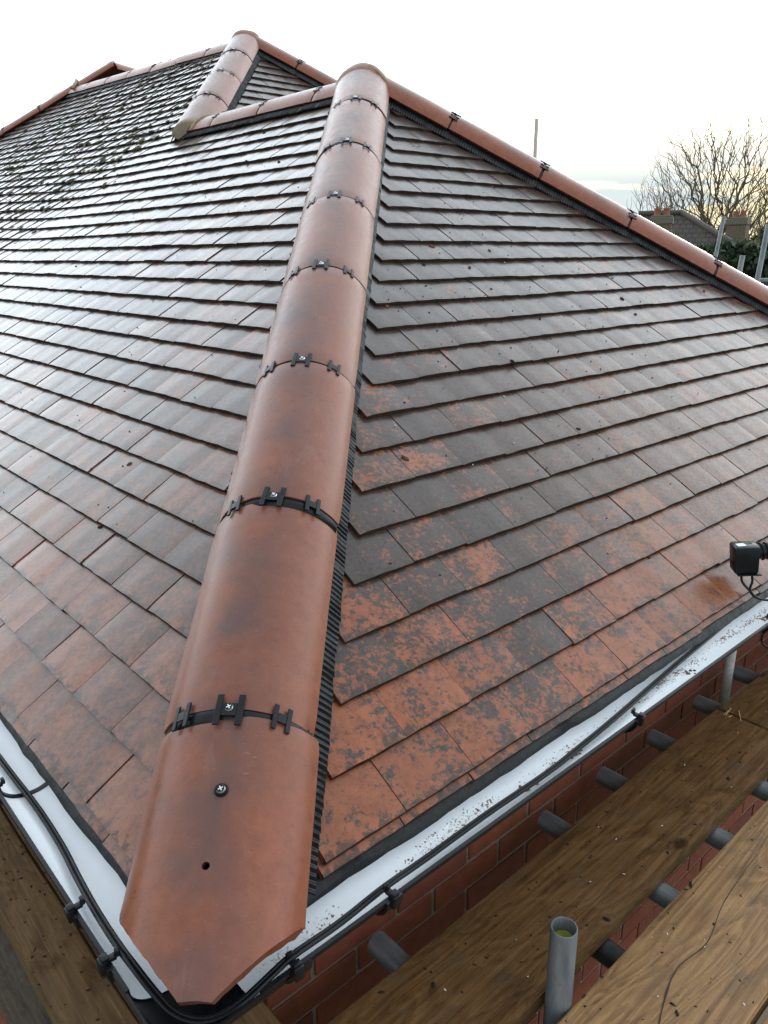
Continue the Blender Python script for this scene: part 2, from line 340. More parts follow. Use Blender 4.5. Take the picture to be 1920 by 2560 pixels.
slopeR['label'] = 'tiled slope with orange and slate grey mottled clay tiles above the long gutter'
slopeL['label'] = 'tiled slope of pale wet brown clay tiles running back to the mossy main roof'
# --- plain tile meshes
TW, TLN, TH = .161, .205, .0118
def tile_mesh(seed, w=TW, x0=None):
    r = random.Random(seed); nx, ny = 6, 3; V = []; F = []
    cam_ = r.uniform(.0004, .0022); tw = r.uniform(-.0006, .0006); ph = r.uniform(0, 6)
    edge = [r.uniform(-.0009, .0009) for _ in range(nx+1)]
    for lay in (0, 1):
        for j in range(ny+1):
            for i in range(nx+1):
                u = i/nx - .5; vv = (0, .012, .10, TLN)[j]
                z = cam_*(1-4*u*u) - cam_*.5 + tw*u*2*(1-j/ny) + .0006*math.sin(ph+i*2.1)
                y = vv + (edge[i] if j == 0 else 0)
                if lay == 0 and j == 0: z -= .0012
                V.append((u*w, y, z - lay*TH))
    A = (nx+1)*(ny+1); idx = lambda i, j, l_: l_*A + j*(nx+1) + i
    for j in range(ny):
        for i in range(nx):
            F.append((idx(i, j, 0), idx(i+1, j, 0), idx(i+1, j+1, 0), idx(i, j+1, 0)))
    for i in range(nx): F.append((idx(i, 0, 1), idx(i+1, 0, 1), idx(i+1, 0, 0), idx(i, 0, 0)))
    for j in range(ny):
        F.append((idx(0, j+1, 1), idx(0, j, 1), idx(0, j, 0), idx(0, j+1, 0))); F.append((idx(nx, j, 1), idx(nx, j+1, 1), idx(nx, j+1, 0), idx(nx, j, 0)))
    F.append((idx(0, ny, 1), idx(nx, ny, 1), idx(nx, 0, 1), idx(0, 0, 1)))
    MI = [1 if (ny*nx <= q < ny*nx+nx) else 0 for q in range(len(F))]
    return V, F, MI
VAR = [tile_mesh(i) for i in range(10)]
TILT = math.atan(.117)
tiles = []          # (frame, matrix, variant, cut planes, slope object, material)
def add_tile(Fm, u, S, wv, slope, mat, cuts, org=Vector((0, 0, 0)), var=None, loosen=1.0, dz=0.0):
    j = random.gauss
    h = j(0, .0006)*loosen
    loc = Fm @ Vector((u, S + j(0, .0010)*loosen, h)) + org + Vector((0, 0, dz))
    mw = Matrix.Translation(loc) @ Fm @ Matrix.Rotation(-TILT + j(0, .003)*loosen, 4, 'X') @ Matrix.Rotation(j(0, .0022)*loosen, 4, 'Z') @ Matrix.Rotation(j(0, .003)*loosen, 4, 'Y') @ Matrix.Diagonal((wv/TW, 1, 1, 1))
    tiles.append((mw, random.randrange(10) if var is None else var, cuts, slope, mat))
hipcutR = (Vector((.055, 0, 0)), Vector((-1, 1, 0)).normalized())        # clear the side the normal points to
hipcutL = (Vector((0, .055, 0)), Vector((1, -1, 0)).normalized())
hipcutRR = (Vector((W2-.09, 0, 0)), Vector((1, 1, 0)).normalized())
for k in range(0, 27):                                                   # right slope
    S = k*G; y = S*cp; x = y + .212 + random.uniform(-.007, .008)
    if y > HW-.02: break
    first = True
    while x < W2 - y - .06:
        w = .1602*random.uniform(.992, 1.006)
        near = x + w > W2 - y - .26
        add_tile(FR, x + w/2, S, w, slopeR, TR, [hipcutR] * (x - y < .25) + [hipcutRR]*near)
        x += w + random.uniform(.0006, .0022)
# short eaves course showing below the first row
for i in range(26):
    add_tile(FR, .20+.08+i*.1612, -.008, .159, slopeR, TR, [hipcutR]*(i < 3) + [hipcutRR]*(i > 23), dz=-.014)
for i in range(60):
    add_tile(FL, -(.20+i*.165), -.010, .162, slopeL, TL, [hipcutL]*(i < 3), dz=-.014)
for k in range(0, 40):                                                   # left slope, running back to the main roof
    S = k*G; x = S*cp
    if x > XR2 - .03: break
    y = .113 + .0825*((k) % 2) - .0825 + random.uniform(-.006, .006)
    while y < 10.6:
        w = .1632*random.uniform(.992, 1.006); yc = y + w/2
        ok = (yc > x + .015) and (x + yc < Y3 - .05) and y < 10.4
        if x > HW - .06 and yc < x + OFF2 + .03: ok = False
        if ok:
            cuts = []
            if y < x + .20: cuts.append(hipcutL)
            if x > HW - .2 and y < x + OFF2 + .2: cuts.append((Vector((0, OFF2+.05, 0)), Vector((1, -1, 0)).normalized()))
            if x + y > Y3 - .3: cuts.append((Vector((Y3-.03, 0, 0)), Vector((1, 1, 0)).normalized()))
            old = y > 4.35 + (k-20)*.03
            add_tile(FL, -yc, S, w, slopeL, TL, cuts, loosen=2.2 if old else (1.7 if k in (14, 3) else 1.1), dz=lift(yc))
        y += w + random.uniform(.0008, .0024)
for k in range(26, 40):                                                  # set-back hip end of the main roof
    S = k*G; y0 = S*cp; x = y0 + .19 + random.uniform(-.01, .01)
    if y0 > XR2 - .02: break
    while x < 2*XR2 - y0 - .05:
        add_tile(FR, x + .08, S, .1595, slope2, TR, [(Vector((.05, 0, 0)) + Vector((0, OFF2, 0)), Vector((-1, 1, 0)).normalized())]*(x-y0 < .25) + [(Vector((2*XR2-.09, OFF2, 0)), Vector((1, 1, 0)).normalized())]*(x > 2*XR2-y0-.3), org=Vector((0, OFF2, 0)))
        x += .162
def proj(p):
    d = Vector(p)-CAM; w = d.dot(_f)
    return (960 + FPX*d.dot(_r)/w, 1280 - FPX*d.dot(_u)/w) if w > .05 else None
def parea(mw, w=.16):
    q = [proj(mw @ Vector(c)) for c in ((-.08, 0, 0), (.08, 0, 0), (.08, .1, 0), (-.08, .1, 0))]
    if any(a is None for a in q): return 0
    if all(a[0] < 0 or a[0] > 1920 or a[1] < 0 or a[1] > 2560 for a in q): return 0
    return abs(sum(q[i][0]*q[(i+1) % 4][1] - q[(i+1) % 4][0]*q[i][1] for i in range(4)))/2
order = sorted(range(len(tiles)), key=lambda i: -parea(tiles[i][0]))
# tiles hidden below another course or behind the hip still count little; keep the 300 largest as single tiles
single = set(order[:300])
shared = {}
rest = {}
def cut_mesh(V, F, MI, mw, cuts):
    bm = bmesh.new(); ly = bm.verts.layers.float.new('ty'); vv = [bm.verts.new(mw @ Vector(p)) for p in V]
    for v, p in zip(vv, V): v[ly] = p[1]
    for f, q in zip(F, MI): bm.faces.new([vv[i] for i in f]).material_index = q
    for pco, pno in cuts:
        if not bm.verts: break
        g = bm.verts[:] + bm.edges[:] + bm.faces[:]
        bmesh.ops.bisect_plane(bm, geom=g, plane_co=pco, plane_no=pno, clear_outer=True, dist=1e-5)
        es = [e for e in bm.edges if e.is_boundary]
        if es: bmesh.ops.holes_fill(bm, edges=es, sides=0)
    return bm
for i, (mw, var, cuts, slope, mat) in enumerate(tiles):
    V, F, MI = VAR[var]
    if i in single:
        if cuts:
            bm = cut_mesh(V, F, MI, mw, cuts)
            if len(bm.faces) < 4: bm.free(); continue
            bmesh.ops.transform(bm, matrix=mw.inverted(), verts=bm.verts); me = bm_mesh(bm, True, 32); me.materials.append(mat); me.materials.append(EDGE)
        else:
            key = (var, mat.name)
            if key not in shared:
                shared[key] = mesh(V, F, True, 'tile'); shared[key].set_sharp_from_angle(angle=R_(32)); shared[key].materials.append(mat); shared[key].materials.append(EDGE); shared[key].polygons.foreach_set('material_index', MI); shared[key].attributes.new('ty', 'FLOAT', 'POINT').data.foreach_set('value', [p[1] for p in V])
            me = shared[key]
        link('tile', me, None, slope, mw)
    else:
        d = rest.setdefault((slope.name, mat.name), dict(V=[], F=[], r=[], mi=[], ty=[], slope=slope, mat=mat))
        b0 = len(d['V']); rv = random.random()
        if cuts:
            bm = cut_mesh(V, F, MI, mw, cuts); bm.verts.index_update()
            vs_ = [v.co.copy() for v in bm.verts]; fs = [tuple(v.index for v in f.verts) for f in bm.faces]; ms = [f.material_index for f in bm.faces]; ly = bm.verts.layers.float['ty']; ys = [v[ly] for v in bm.verts]; bm.free()
        else:
            vs_ = [mw @ Vector(p) for p in V]; fs = F; ms = MI; ys = [p[1] for p in V]
        d['V'] += vs_; d['F'] += [tuple(b0+k for k in f) for f in fs]; d['r'] += [rv]*len(vs_); d['mi'] += ms; d['ty'] += ys
for d in rest.values():
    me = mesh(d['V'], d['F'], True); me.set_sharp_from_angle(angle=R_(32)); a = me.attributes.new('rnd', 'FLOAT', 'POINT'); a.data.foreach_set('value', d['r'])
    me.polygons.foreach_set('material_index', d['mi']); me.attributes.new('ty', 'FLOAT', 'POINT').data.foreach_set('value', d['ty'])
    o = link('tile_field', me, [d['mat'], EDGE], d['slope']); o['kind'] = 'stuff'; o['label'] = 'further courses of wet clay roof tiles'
# ------------------------------------------------------------------ hip and ridge tiles
RR, AMAX, RTH = .1306, R_(66.8), .0135
def ridge_mesh(L_, seed=0, nseg=28, nl=16):
    V = []; F = []; ns = Vector((seed*3.7, 0, 0))
    for lay in (0, 1):
        for j in range(nl+1):
            t = (j/nl); yy = t*L_
            for i in range(nseg+1):
                a = -AMAX + 2*AMAX*i/nseg
                rr = RR - lay*RTH
                w = noise.noise(Vector((a*1.3, yy*5, 0)) + ns)*.0016*(1-lay) + noise.noise(Vector((a*6, yy*30, 3)) + ns)*.0004*(1-lay)
                e = 0
                if lay == 0:
                    m_ = min(yy, L_-yy)
                    if m_ < .006: e = -.0022*(1-m_/.006)
                yj = yy + (noise.noise(Vector((a*5, j*9.1, 7)) + ns)*.0012 if j in (0, nl) else 0)
                V.append(((rr+w+e)*math.sin(a), yj, (rr+w+e)*math.cos(a) - RR))
    A = (nseg+1)*(nl+1); ix = lambda i, j, l_: l_*A + j*(nseg+1) + i
    for j in range(nl):
        for i in range(nseg):
            F.append((ix(i, j, 0), ix(i+1, j, 0), ix(i+1, j+1, 0), ix(i, j+1, 0))); F.append((ix(i, j+1, 1), ix(i+1, j+1, 1), ix(i+1, j, 1), ix(i, j, 1)))
        F.append((ix(0, j+1, 1), ix(0, j, 1), ix(0, j, 0), ix(0, j+1, 0))); F.append((ix(nseg, j, 1), ix(nseg, j+1, 1), ix(nseg, j+1, 0), ix(nseg, j, 0)))
    for i in range(nseg):
        F.append((ix(i, 0, 1), ix(i+1, 0, 1), ix(i+1, 0, 0), ix(i, 0, 0))); F.append((ix(i+1, nl, 1), ix(i, nl, 1), ix(i, nl, 0), ix(i+1, nl, 0)))
    return V, F
def warped_rows(nl, L_): return None
SP = .451
def ridge_me(L_, seed):
    V, F = ridge_mesh(L_, seed)
    bm = bmesh.new(); vv = [bm.verts.new(p) for p in V]
    for f in F: bm.faces.new([vv[i] for i in f])
    me = bm_mesh(bm, True, 35); me.materials.append(RID); return me
RM = [ridge_me(SP-.011, s) for s in range(5)]
# clip parts
def h_clip(sx, leg, lw, bar, th=.0035):
    bm = bmesh.new()
    for s in (-1, 1): add_box(bm, (s*sx-lw/2, -leg/2, 0), (s*sx+lw/2, leg/2, th), bevel=.0008)
    add_box(bm, (-sx+lw/2+.0005, -bar/2, .0004), (sx-lw/2-.0005, bar/2, th-.0004))
    return bm_mesh(bm, False)
def h_clip_curved(sx, leg, lw, bar):
    me = h_clip(sx, leg, lw, bar)
    for v in me.vertices: v.co.z -= v.co.x**2/(2*RR)*.8
    for m in (BLK,): me.materials.append(m)
    return me
CL_H = h_clip_curved(.0165, .050, .0100, .020); CL_S = h_clip_curved(.0115, .040, .0080, .014)
def screw_me(r=.0068):
    bm = bmesh.new()
    for zz, r0, r1, h in ((0, r, r*.82, .0022),):
        bmesh.ops.create_cone(bm, cap_ends=True, segments=18, radius1=r0, radius2=r1, depth=h, matrix=Matrix.Translation((0, 0, h/2)))
    n0 = len(bm.faces)
    for a in (0, 90):
        add_box(bm, (-r*.55, -r*.13, .0019), (r*.55, r*.13, .0026 if a == 0 else .0027), Matrix.Rotation(R_(a+30), 4, 'Z'))
    for i, f in enumerate(bm.faces): f.material_index = 0 if i < n0 else 1
    me = bpy.data.meshes.new('m'); bm.to_mesh(me); bm.free(); me.materials.append(STEEL); me.materials.append(BLK); return me
SCREW = screw_me()
def union_me(wd=.034, rr=RR-.0045, amax=AMAX-.02):
    V = []; F = []; n = 24
    for i in range(n+1):
        a = -amax + 2*amax*i/n
        for y in (-wd/2, wd/2):
            for r2 in (rr, rr-.006): V.append((r2*math.sin(a), y, r2*math.cos(a)-RR))
    for i in range(n):
        b = i*4; F += [(b, b+2, b+6, b+4), (b+1, b+5, b+7, b+3), (b, b+4, b+5, b+1), (b+2, b+3, b+7, b+6)]
    me = mesh(V, F, True); me.materials.append(BLK); return me
UNION = union_me()
def frame(lat, D, P):
    n = lat.cross(D); m = Matrix((lat, D, n)).transposed().to_4x4(); m.translation = P; return m
def ridge_line(name, P0, D, lat, k0, k1, clips=True, meshes=None, skip_clip=(), sag=0, scale=1.0):
    D = D.normalized(); objs = []
    for k in range(k0, k1):
        P = P0 + D*(SP*k + .0055)
        jit = Matrix.Rotation(random.gauss(0, .004), 4, 'Z') @ Matrix.Rotation(random.gauss(0, .004), 4, 'X') @ Matrix.Rotation(random.gauss(0, .008), 4, 'Y')
        P = P + Vector((0, 0, random.gauss(0, .0012))) + lat*random.gauss(0, .0015)
        mw = frame(lat, D, P) @ jit
        o = link(name, RM[(k*3+k0) % 5], None, house, mw); objs.append(o)
        if clips and k not in skip_clip:
            J = frame(lat, D, P0 + D*SP*k)
            link('joint_union', UNION, None, o, J)
            def arc(a, dz, dy=0): a += random.gauss(0, .012); return J @ Matrix.Translation((0, dy, -RR)) @ Matrix.Rotation(a, 4, 'Y') @ Matrix.Translation((0, 0, RR+dz))
            link('clip', CL_H, None, o, arc(0, .0012) @ Matrix.Rotation(random.gauss(0, .03), 4, 'Z')); link('screw', SCREW, None, o, arc(0, .0042, .003))
            for s, an in ((-1, .62), (1, .60)): link('clip', CL_S, None, o, arc(s*an, .0008) @ Matrix.Rotation(random.gauss(0, .05), 4, 'Z'))
    return objs
D1 = Vector((1, 1, T)).normalized(); LAT1 = Vector((1, -1, 0)).normalized(); N1 = LAT1.cross(D1)
PJ = Vector((.165, .165, .193))
hip1 = ridge_line('hip_tile', PJ, D1, LAT1, 0, 7)
for i, o in enumerate(hip1): pass
# lowest hip tile, cut to an arrow over the corner of the eaves
def arrow_tile():
    L_ = SP-.011
    V, F = ridge_mesh(L_, 9, nseg=40, nl=30)
    bm = bmesh.new(); vv = [bm.verts.new(p) for p in V]
    for f in F: bm.faces.new([vv[i] for i in f])
    mw = frame(LAT1, D1, PJ - D1*(SP-.0055) + LAT1*.016 - N1*.004)
    mw = mw @ Matrix.Rotation(R_(1.8), 4, 'Z') @ Matrix.Diagonal((1.035, 1, 1.0, 1))
    tipy = SP - .388
    for pco, pno in ((Vector((.020, tipy, 0)), Vector((.150, -.132, 0.0))), (Vector((.006, tipy, 0)), Vector((-.120, -.126, 0.0))), (Vector((.013, tipy+.012, 0)), Vector((.05, -1, 0)))):
        bmesh.ops.bisect_plane(bm, geom=bm.verts[:]+bm.edges[:]+bm.faces[:], plane_co=pco, plane_no=pno.normalized(), clear_outer=True, dist=1e-5)
        es = [e for e in bm.edges if e.is_boundary]; bmesh.ops.holes_fill(bm, edges=es, sides=0)
    for v in bm.verts:
        if v.co.y < .2: v.co += Vector((noise.noise(v.co*60), noise.noise(v.co*60+Vector((5, 0, 0))), 0))*.0016
    me = bm_mesh(bm, True, 35); me.materials.append(RID)
    return me, mw
ame, amw = arrow_tile()
# drilled nail hole
tmp = bpy.data.objects.new('tmp', ame); COL.objects.link(tmp)
cb = bmesh.new(); bmesh.ops.create_cone(cb, cap_ends=True, segments=14, radius1=.0042, radius2=.0062, depth=.05, matrix=Matrix.Translation((.0, .270-.045, .0)) @ Matrix.Rotation(R_(12), 4, 'X'))
cme = bpy.data.meshes.new('c'); cb.to_mesh(cme); cb.free(); cme.materials.append(RID); cut = bpy.data.objects.new('cut', cme); COL.objects.link(cut)
bo = tmp.modifiers.new('b', 'BOOLEAN'); bo.operation = 'DIFFERENCE'; bo.object = cut; bo.solver = 'EXACT'
dg = bpy.context.evaluated_depsgraph_get(); nme = bpy.data.meshes.new_from_object(tmp.evaluated_get(dg))
bpy.data.objects.remove(tmp); bpy.data.objects.remove(cut)
arrow = link('hip_tile', nme if len(nme.polygons) > 100 else ame, None, house, amw); arrow['label'] = 'lowest hip tile cut to a blunt arrow with a drilled hole and washer screw'
def washer():
    bm = bmesh.new(); bmesh.ops.create_cone(bm, cap_ends=True, segments=18, radius1=.0098, radius2=.0078, depth=.004, matrix=Matrix.Translation((0, 0, .0025))); me = bm_mesh(bm, True, 40); me.materials.append(BLK); return me
wm = amw @ Matrix.Translation((.004, .325, .0005))
link('washer', washer(), None, arrow, wm); link('screw', SCREW, None, arrow, wm @ Matrix.Translation((0, 0, .0045)) @ Matrix.Diagonal((.95, .95, .95, 1)))
# right hip of the near wing
DR = Vector((-1, 1, T)).normalized(); LATR = Vector((1, 1, 0)).normalized()
APEX = Vector((HW, HW, HW*T+.066))
nR = 7
hipR = ridge_line('hip_tile', APEX - DR*(SP*nR+.01), DR, LATR, 0, nR, skip_clip=())
# ridge of the near wing
RY = Vector((0, 1, 0)); RXL = Vector((1, 0, 0))
rdg1 = ridge_line('ridge_tile', Vector((HW, 2.40-SP, HW*T+.014)), RY, RXL, 1, 3)
link('ridge_tile', ridge_me(2.395-(HW-.03), 7), None, house, frame(RXL, RY, Vector((HW, HW-.03, HW*T+.014))))
rdg1 += ridge_line('ridge_tile', Vector((HW, 2.40-SP, HW*T+.014)), RY, RXL, 3, 4)
rdg1[-1].data = ridge_me(.26, 6)
# hip of the set-back roof
B2 = Vector((2.04, 2.04+OFF2, 2.04*T+.072))
hip2 = ridge_line('hip_tile', B2 + D1*(.03+.0), D1, LAT1, 0, 4, skip_clip=(0,))
AP2 = Vector((XR2, XR2+OFF2, XR2*T+.072))
hipR2 = ridge_line('hip_tile', AP2 - DR*(SP*4+.01), DR, LATR, 0, 4)
# main ridge, rising slightly
E2 = Vector((XR2, 7.85, XR2*T+.014+lift(7.85))); S2 = Vector((XR2, XR2+OFF2-.05, XR2*T+.012))
D2 = (E2-S2); n2_ = int(D2.length/SP)
rdg2 = ridge_line('ridge_tile', S2, D2.normalized(), RXL, 0, n2_+1, skip_clip=(0,))
# far hip on the skyline
D3 = Vector((1, -1, T-.036)).normalized(); LAT3 = Vector((-1, -1, 0)).normalized()
P3 = Vector((XR2, Y3-XR2, XR2*T+.055+lift(Y3-XR2)))
hip3 = ridge_line('hip_tile', P3 - D3*(SP*5.0), D3, -LAT3 if LAT3.cross(D3).z < 0 else LAT3, 0, 6)
P3T = P3 + D3*(SP*1.0)
ridge_line('ridge_tile', P3T + Vector((-.05, 0, -.02)), Vector((1, .25, -.05)).normalized(), Vector((.25, -1, 0)).normalized(), 0, 3, clips=False)
# --- mortar at the junctions
def lump(path, rad, seed, sides=12, flat=1.0):
    pts = catmull(path, 6); V, F = tube_data(pts, [rad*(.8+.5*abs(noise.noise(Vector((i*.35, seed, 0))))) for i in range(len(pts))], sides)
    V = [v + Vector((noise.noise(v*40+Vector((seed, 0, 0))), noise.noise(v*40+Vector((0, seed, 5))), noise.noise(v*40+Vector((9, 0, seed)))))*rad*.25 for v in V]
    return mesh(V, F, True)
def saddle(P, mats, r, seed, parent):
    bm = bmesh.new(); bmesh.ops.create_icosphere(bm, subdivisions=4, radius=r)
    for v in bm.verts:
        v.co *= 1 + .05*noise.noise(v.co*12 + Vector((seed, 0, 0)))
        v.co.z *= .97
    me = bm_mesh(bm, True); me.materials.append(mats); o = link('mortar_cap', me, None, parent, Matrix.Translation(P)); return o
def mix_mat():
    m = Mat('clay_smeared_mortar', .5, .4); p = m.obj(); a = m.noise(p, 14, 4); b = m.noise(p, 90, 4)
    m.col(m.mix(m.ramp(a, [(.50, 0.0), (.74, 1.0)]), (.20, .085, .052), (.26, .20, .14))); m.bump(b, .4, .003); return m.m
SMEAR = mix_mat()
saddle(APEX - Vector((0, 0, RR-.004)), SMEAR, RR*.996, 1, house)
saddle(AP2 - Vector((0, 0, RR-.004)), SMEAR, RR*.996, 2, house)
def arc_pts(Fm, y, a0, a1, r, n=9, tilt=0.0): return [Fm @ Vector((r*math.sin(a), y + tilt*abs(math.sin(a)), r*math.cos(a)-RR)) for a in np.linspace(a0, a1, n)]
F1 = frame(LAT1, D1, PJ)
link('mortar_joint', lump(arc_pts(F1, SP*7-.03, .15, AMAX, RR+.001, tilt=-.07), .0095, 3), MORT, house)
link('mortar_joint', lump(arc_pts(F1, SP*7-.02, -.9, .15, RR-.001, tilt=-.04), .006, 8), MORT, house)
FR1 = frame(RXL, RY, Vector((HW, 0, HW*T+.014)))
link('mortar_joint', lump(arc_pts(FR1, HW+OFF2-.19, -AMAX, .9, RR+.001, tilt=.06), .011, 4), MORT, house)
def plug(Fm, depth=.035):
    bm = bmesh.new(); aa = np.linspace(-AMAX, AMAX, 15); rows = []
    for y, r in ((depth, RR-.002), (.0, RR+.001), (-.008, RR-.010)):
        ring = [bm.verts.new(Fm @ Vector((r*math.sin(a)*(1+.03*noise.noise(Vector((a*3, y*40, 1)))), y+.006*noise.noise(Vector((a*2, 3, 1))), r*math.cos(a)-RR))) for a in aa]
        ring += [bm.verts.new(Fm @ Vector((x, y+.006*noise.noise(Vector((x*20, 9, 1))), -.092-.02*(1-abs(x)/.12)))) for x in (.10, .05, 0, -.05, -.10)]
        rows.append(ring)
    k = len(rows[0])
    for a, b in zip(rows[:-1], rows[1:]):
        for i in range(k): bm.faces.new((a[i], a[(i+1) % k], b[(i+1) % k], b[i]))
    bm.faces.new(rows[-1])
    return bm_mesh(bm, True, 60)
link('mortar_plug', plug(frame(LAT1, D1, B2 + D1*.032)), MORT, house)
link('mortar_joint', lump([P3 + Vector((-.02, -.05, .015)), P3 + Vector((-.06, -.10, -.03)), P3 + Vector((-.12, -.14, -.08))], .018, 6), MORT, house)
# --- pleated black ventilation roll below the hip and ridge tiles
def roll(P0, D, lat, length, sides=(1, -1), inner=.098, outer=.152, down_in=.070, rate=None, per=.0115, name='hip_roll', dz_out=None, outj=.004, taper=0.0):
    D = D.normalized(); n = lat.cross(D); ns = int(length/(per/6)); V = []; F = []; NC = 6
    m = 0
    for s in sides:
        b = len(V)
        for i in range(ns+1):
            t = i/ns*length
            ph = 2*math.pi*t/per + 2.6*noise.noise(Vector((t*11, s, 0)))
            am = .0034*(1+.9*noise.noise(Vector((t*30, s*3, 1))))
            wj = outj*noise.noise(Vector((t*7, s*2, 4))) + outj*.6*noise.noise(Vector((t*60, s*2, 9)))
            for c_ in range(NC+1):
                q = c_/NC; ou = outer + (taper*min(1, t/1.3)); l_ = inner + (ou+wj-inner)*q
                zz = -down_in - (dz_out-down_in)*q + math.sin(ph)*am*(.35+.65*min(1, q*2)) + .004*noise.noise(Vector((t*9, q*2, s)))*q
                V.append(P0 + D*t + lat*(s*l_) + n*zz)
        for i in range(ns):
            for c_ in range(NC):
                a0 = b + i*(NC+1) + c_; q4 = (a0, a0+1, a0+NC+2, a0+NC+1); F.append(q4 if s > 0 else q4[::-1])
    o = link(name, mesh(V, F, True), ROLL_M, house); return o
# plane of the slopes drops away from the hip crest: depth below crest (along n) at lateral l
nz = N1.z
def dep(l_): return (.074 + l_*math.sqrt(.5)*T)*nz*1.0
roll(PJ - D1*.215, D1, LAT1, .215+SP*6.95, (1,), outer=.139, dz_out=dep(.136)-.007, taper=-.015)
roll(PJ - D1*.16, D1, LAT1, .16+SP*6.95, (-1,), outer=.130, dz_out=dep(.130)-.004, outj=.013)
roll(APEX - DR*SP*6.6, DR, LATR, SP*6.6, (-1, 1), outer=.125, dz_out=dep(.125)-.006)
roll(Vector((HW, HW+.05, HW*T+.014)), RY, RXL, 1.45, (-1, 1), outer=.140, dz_out=.014+.140*T-.002)
roll(B2 + D1*.02, D1, LAT1, 1.6, (-1, 1), outer=.135, dz_out=dep(.135)-.008)
roll(AP2 - DR*1.6, DR, LATR, 1.6, (-1, 1), outer=.138, dz_out=dep(.138)-.008)
roll(S2, D2.normalized(), RXL, D2.length, (-1, 1), outer=.145, dz_out=.014+.145*T-.004, per=.02)
# ------------------------------------------------------------------ eaves: tray, fascia, gutter
def sheet(name, prof, axis, a0, a1, mat, parent, nseg=60, wob=0.0, th=.003):
    V = []; F = []; k = len(prof)
    for i in range(nseg+1):
        t = a0 + (a1-a0)*i/nseg
        for j, (q, z) in enumerate(prof):
            w = wob*noise.noise(Vector((t*6, j*.7, 0)))+wob*.6*noise.noise(Vector((t*23, j, 5))) if j > 0 else 0
            V.append((t, q+w, z+w*.5) if axis == 'x' else (q+w, t, z+w*.5))
    for i in range(nseg):
        for j in range(k-1):
            a = i*k+j; F.append((a, a+1, a+k+1, a+k))
    me = mesh(V, F, False); bm = bmesh.new(); bm.from_mesh(me); bmesh.ops.recalc_face_normals(bm, faces=bm.faces)
    bmesh.ops.solidify(bm, geom=bm.faces[:], thickness=th); me2 = bm_mesh(bm, True, 40)
    return link(name, me2, mat, parent)
sheet('eaves_tray', [(.13, .062), (.03, -.020), (.000, -.038), (-.006, -.050)], 'x', .03, 4.3, FELT, house, 160, .004)
sheet('eaves_tray', [(.13, .062), (.03, -.020), (-.001, -.036), (-.008, -.048)], 'y', .03, 10.5, FELT, house, 260, .005)
bm = bmesh.new(); add_box(bm, (.036, .036, -.21), (W2-.036, .056, -.024)); add_box(bm, (.036, .0562, -.21), (.056, 10.6, -.024)); link('fascia', bm_mesh(bm), simple('dark_fascia', (.03, .028, .026), .5), house)
bm = bmesh.new(); add_box(bm, (.0562, .0564, -.209), (W2-.06, .225, -.2)); add_box(bm, (.0564, .2252, -.209), (.225, 10.5, -.2)); link('soffit', bm_mesh(bm), simple('dark_soffit', (.05, .045, .04), .6), house)
GC, GZ, GR, GD = -.026, -.040, .0565, .70
def gutter(name, axis, a0, a1, parent, inner, outer_m, r=GR, mitre0=False):
    prof_o = [(r*math.cos(t), r*math.sin(t)*GD) for t in np.linspace(math.pi, 2*math.pi, 19)]
    prof_o = [(-r-.003, -.004), (-r-.003, .002), (-r, .0025)] + prof_o + [(r, .004)]
    nn = max(2, int((a1-a0)/.12)); V = []; F = []; mi = []; k = len(prof_o)
    for lay in (0, 1):
        for i in range(nn+1):
            t = a0 + (a1-a0)*i/nn
            for (q, z) in prof_o:
                if lay:
                    L_ = math.hypot(q, z) or 1; q2, z2 = q - q/L_*.0025, z - (z/L_*.0025 if z < 0 else -.0005)
                else: q2, z2 = q, z
                V.append((t, GC+q2, GZ+z2) if axis == 'x' else (GC+q2, t, GZ+z2))
    A = k*(nn+1)
    for i in range(nn):
        for j in range(k-1):
            a = i*k+j; F.append((a, a+1, a+k+1, a+k)); mi.append(1); F.append((A+a, A+a+k, A+a+k+1, A+a+1)); mi.append(1 if j < 3 else 0)
        for j, fl in ((0, 1), (k-1, 0)):
            a = i*k+j; F.append((a, a+k, A+a+k, A+a)); mi.append(1 if j == 0 else 0)
    for i in (0, nn):
        for j in range(k-1): a = i*k+j; F.append((a, a+1, A+a+1, A+a)); mi.append(1)
    me = mesh(V, F, True); me.materials.append(inner); me.materials.append(outer_m); me.polygons.foreach_set('material_index', mi); me.set_sharp_from_angle(angle=R_(22))
    return link(name, me, None, parent)
gutR = gutter('gutter', 'x', .040, 4.4, house, WHITE, BLK); gutR['label'] = 'white lined gutter with a strip of roof grit along the bottom'
gutL = gutter('gutter', 'y', .030, 10.6, house, WHITE, BLK); gutL['label'] = 'clean wet white lined gutter with a black union'
# black corner angle: two short mitred lengths a little larger than the gutter
def corner():
    r = GR+.004; ang = np.linspace(math.pi, 2*math.pi, 19); V = []; F = []
    prof = [(r*math.cos(t), r*math.sin(t)*GD) for t in ang]; k = len(prof)
    for lay in (0, 1):
        for (st) in (0, 1, 2):
            for (q, z) in prof:
                if lay: q, z = q*.945, z*.945+.001
                if st == 0: V.append((.075, GC+q, GZ+z))
                elif st == 1: V.append((GC+q, GC+q, GZ+z))
                else: V.append((GC+q, .065, GZ+z))
    A = 3*k
    for s in (0, 1):
        for j in range(k-1):
            a = s*k+j; F.append((a, a+1, a+k+1, a+k)); F.append((A+a, A+a+k, A+a+k+1, A+a+1))
        for j in (0, k-1): a = s*k+j; F.append((a, a+k, A+a+k, A+a))
    for s in (0, 2):
        for j in range(k-1): a = s*k+j; F.append((a, a+1, A+a+1, A+a))
    bm = bmesh.new(); vv = [bm.verts.new(p) for p in V]
    for f in F: bm.faces.new([vv[i] for i in f])
    return link('gutter_corner', bm_mesh(bm, True, 40), BLK, house)
corner_o = corner()
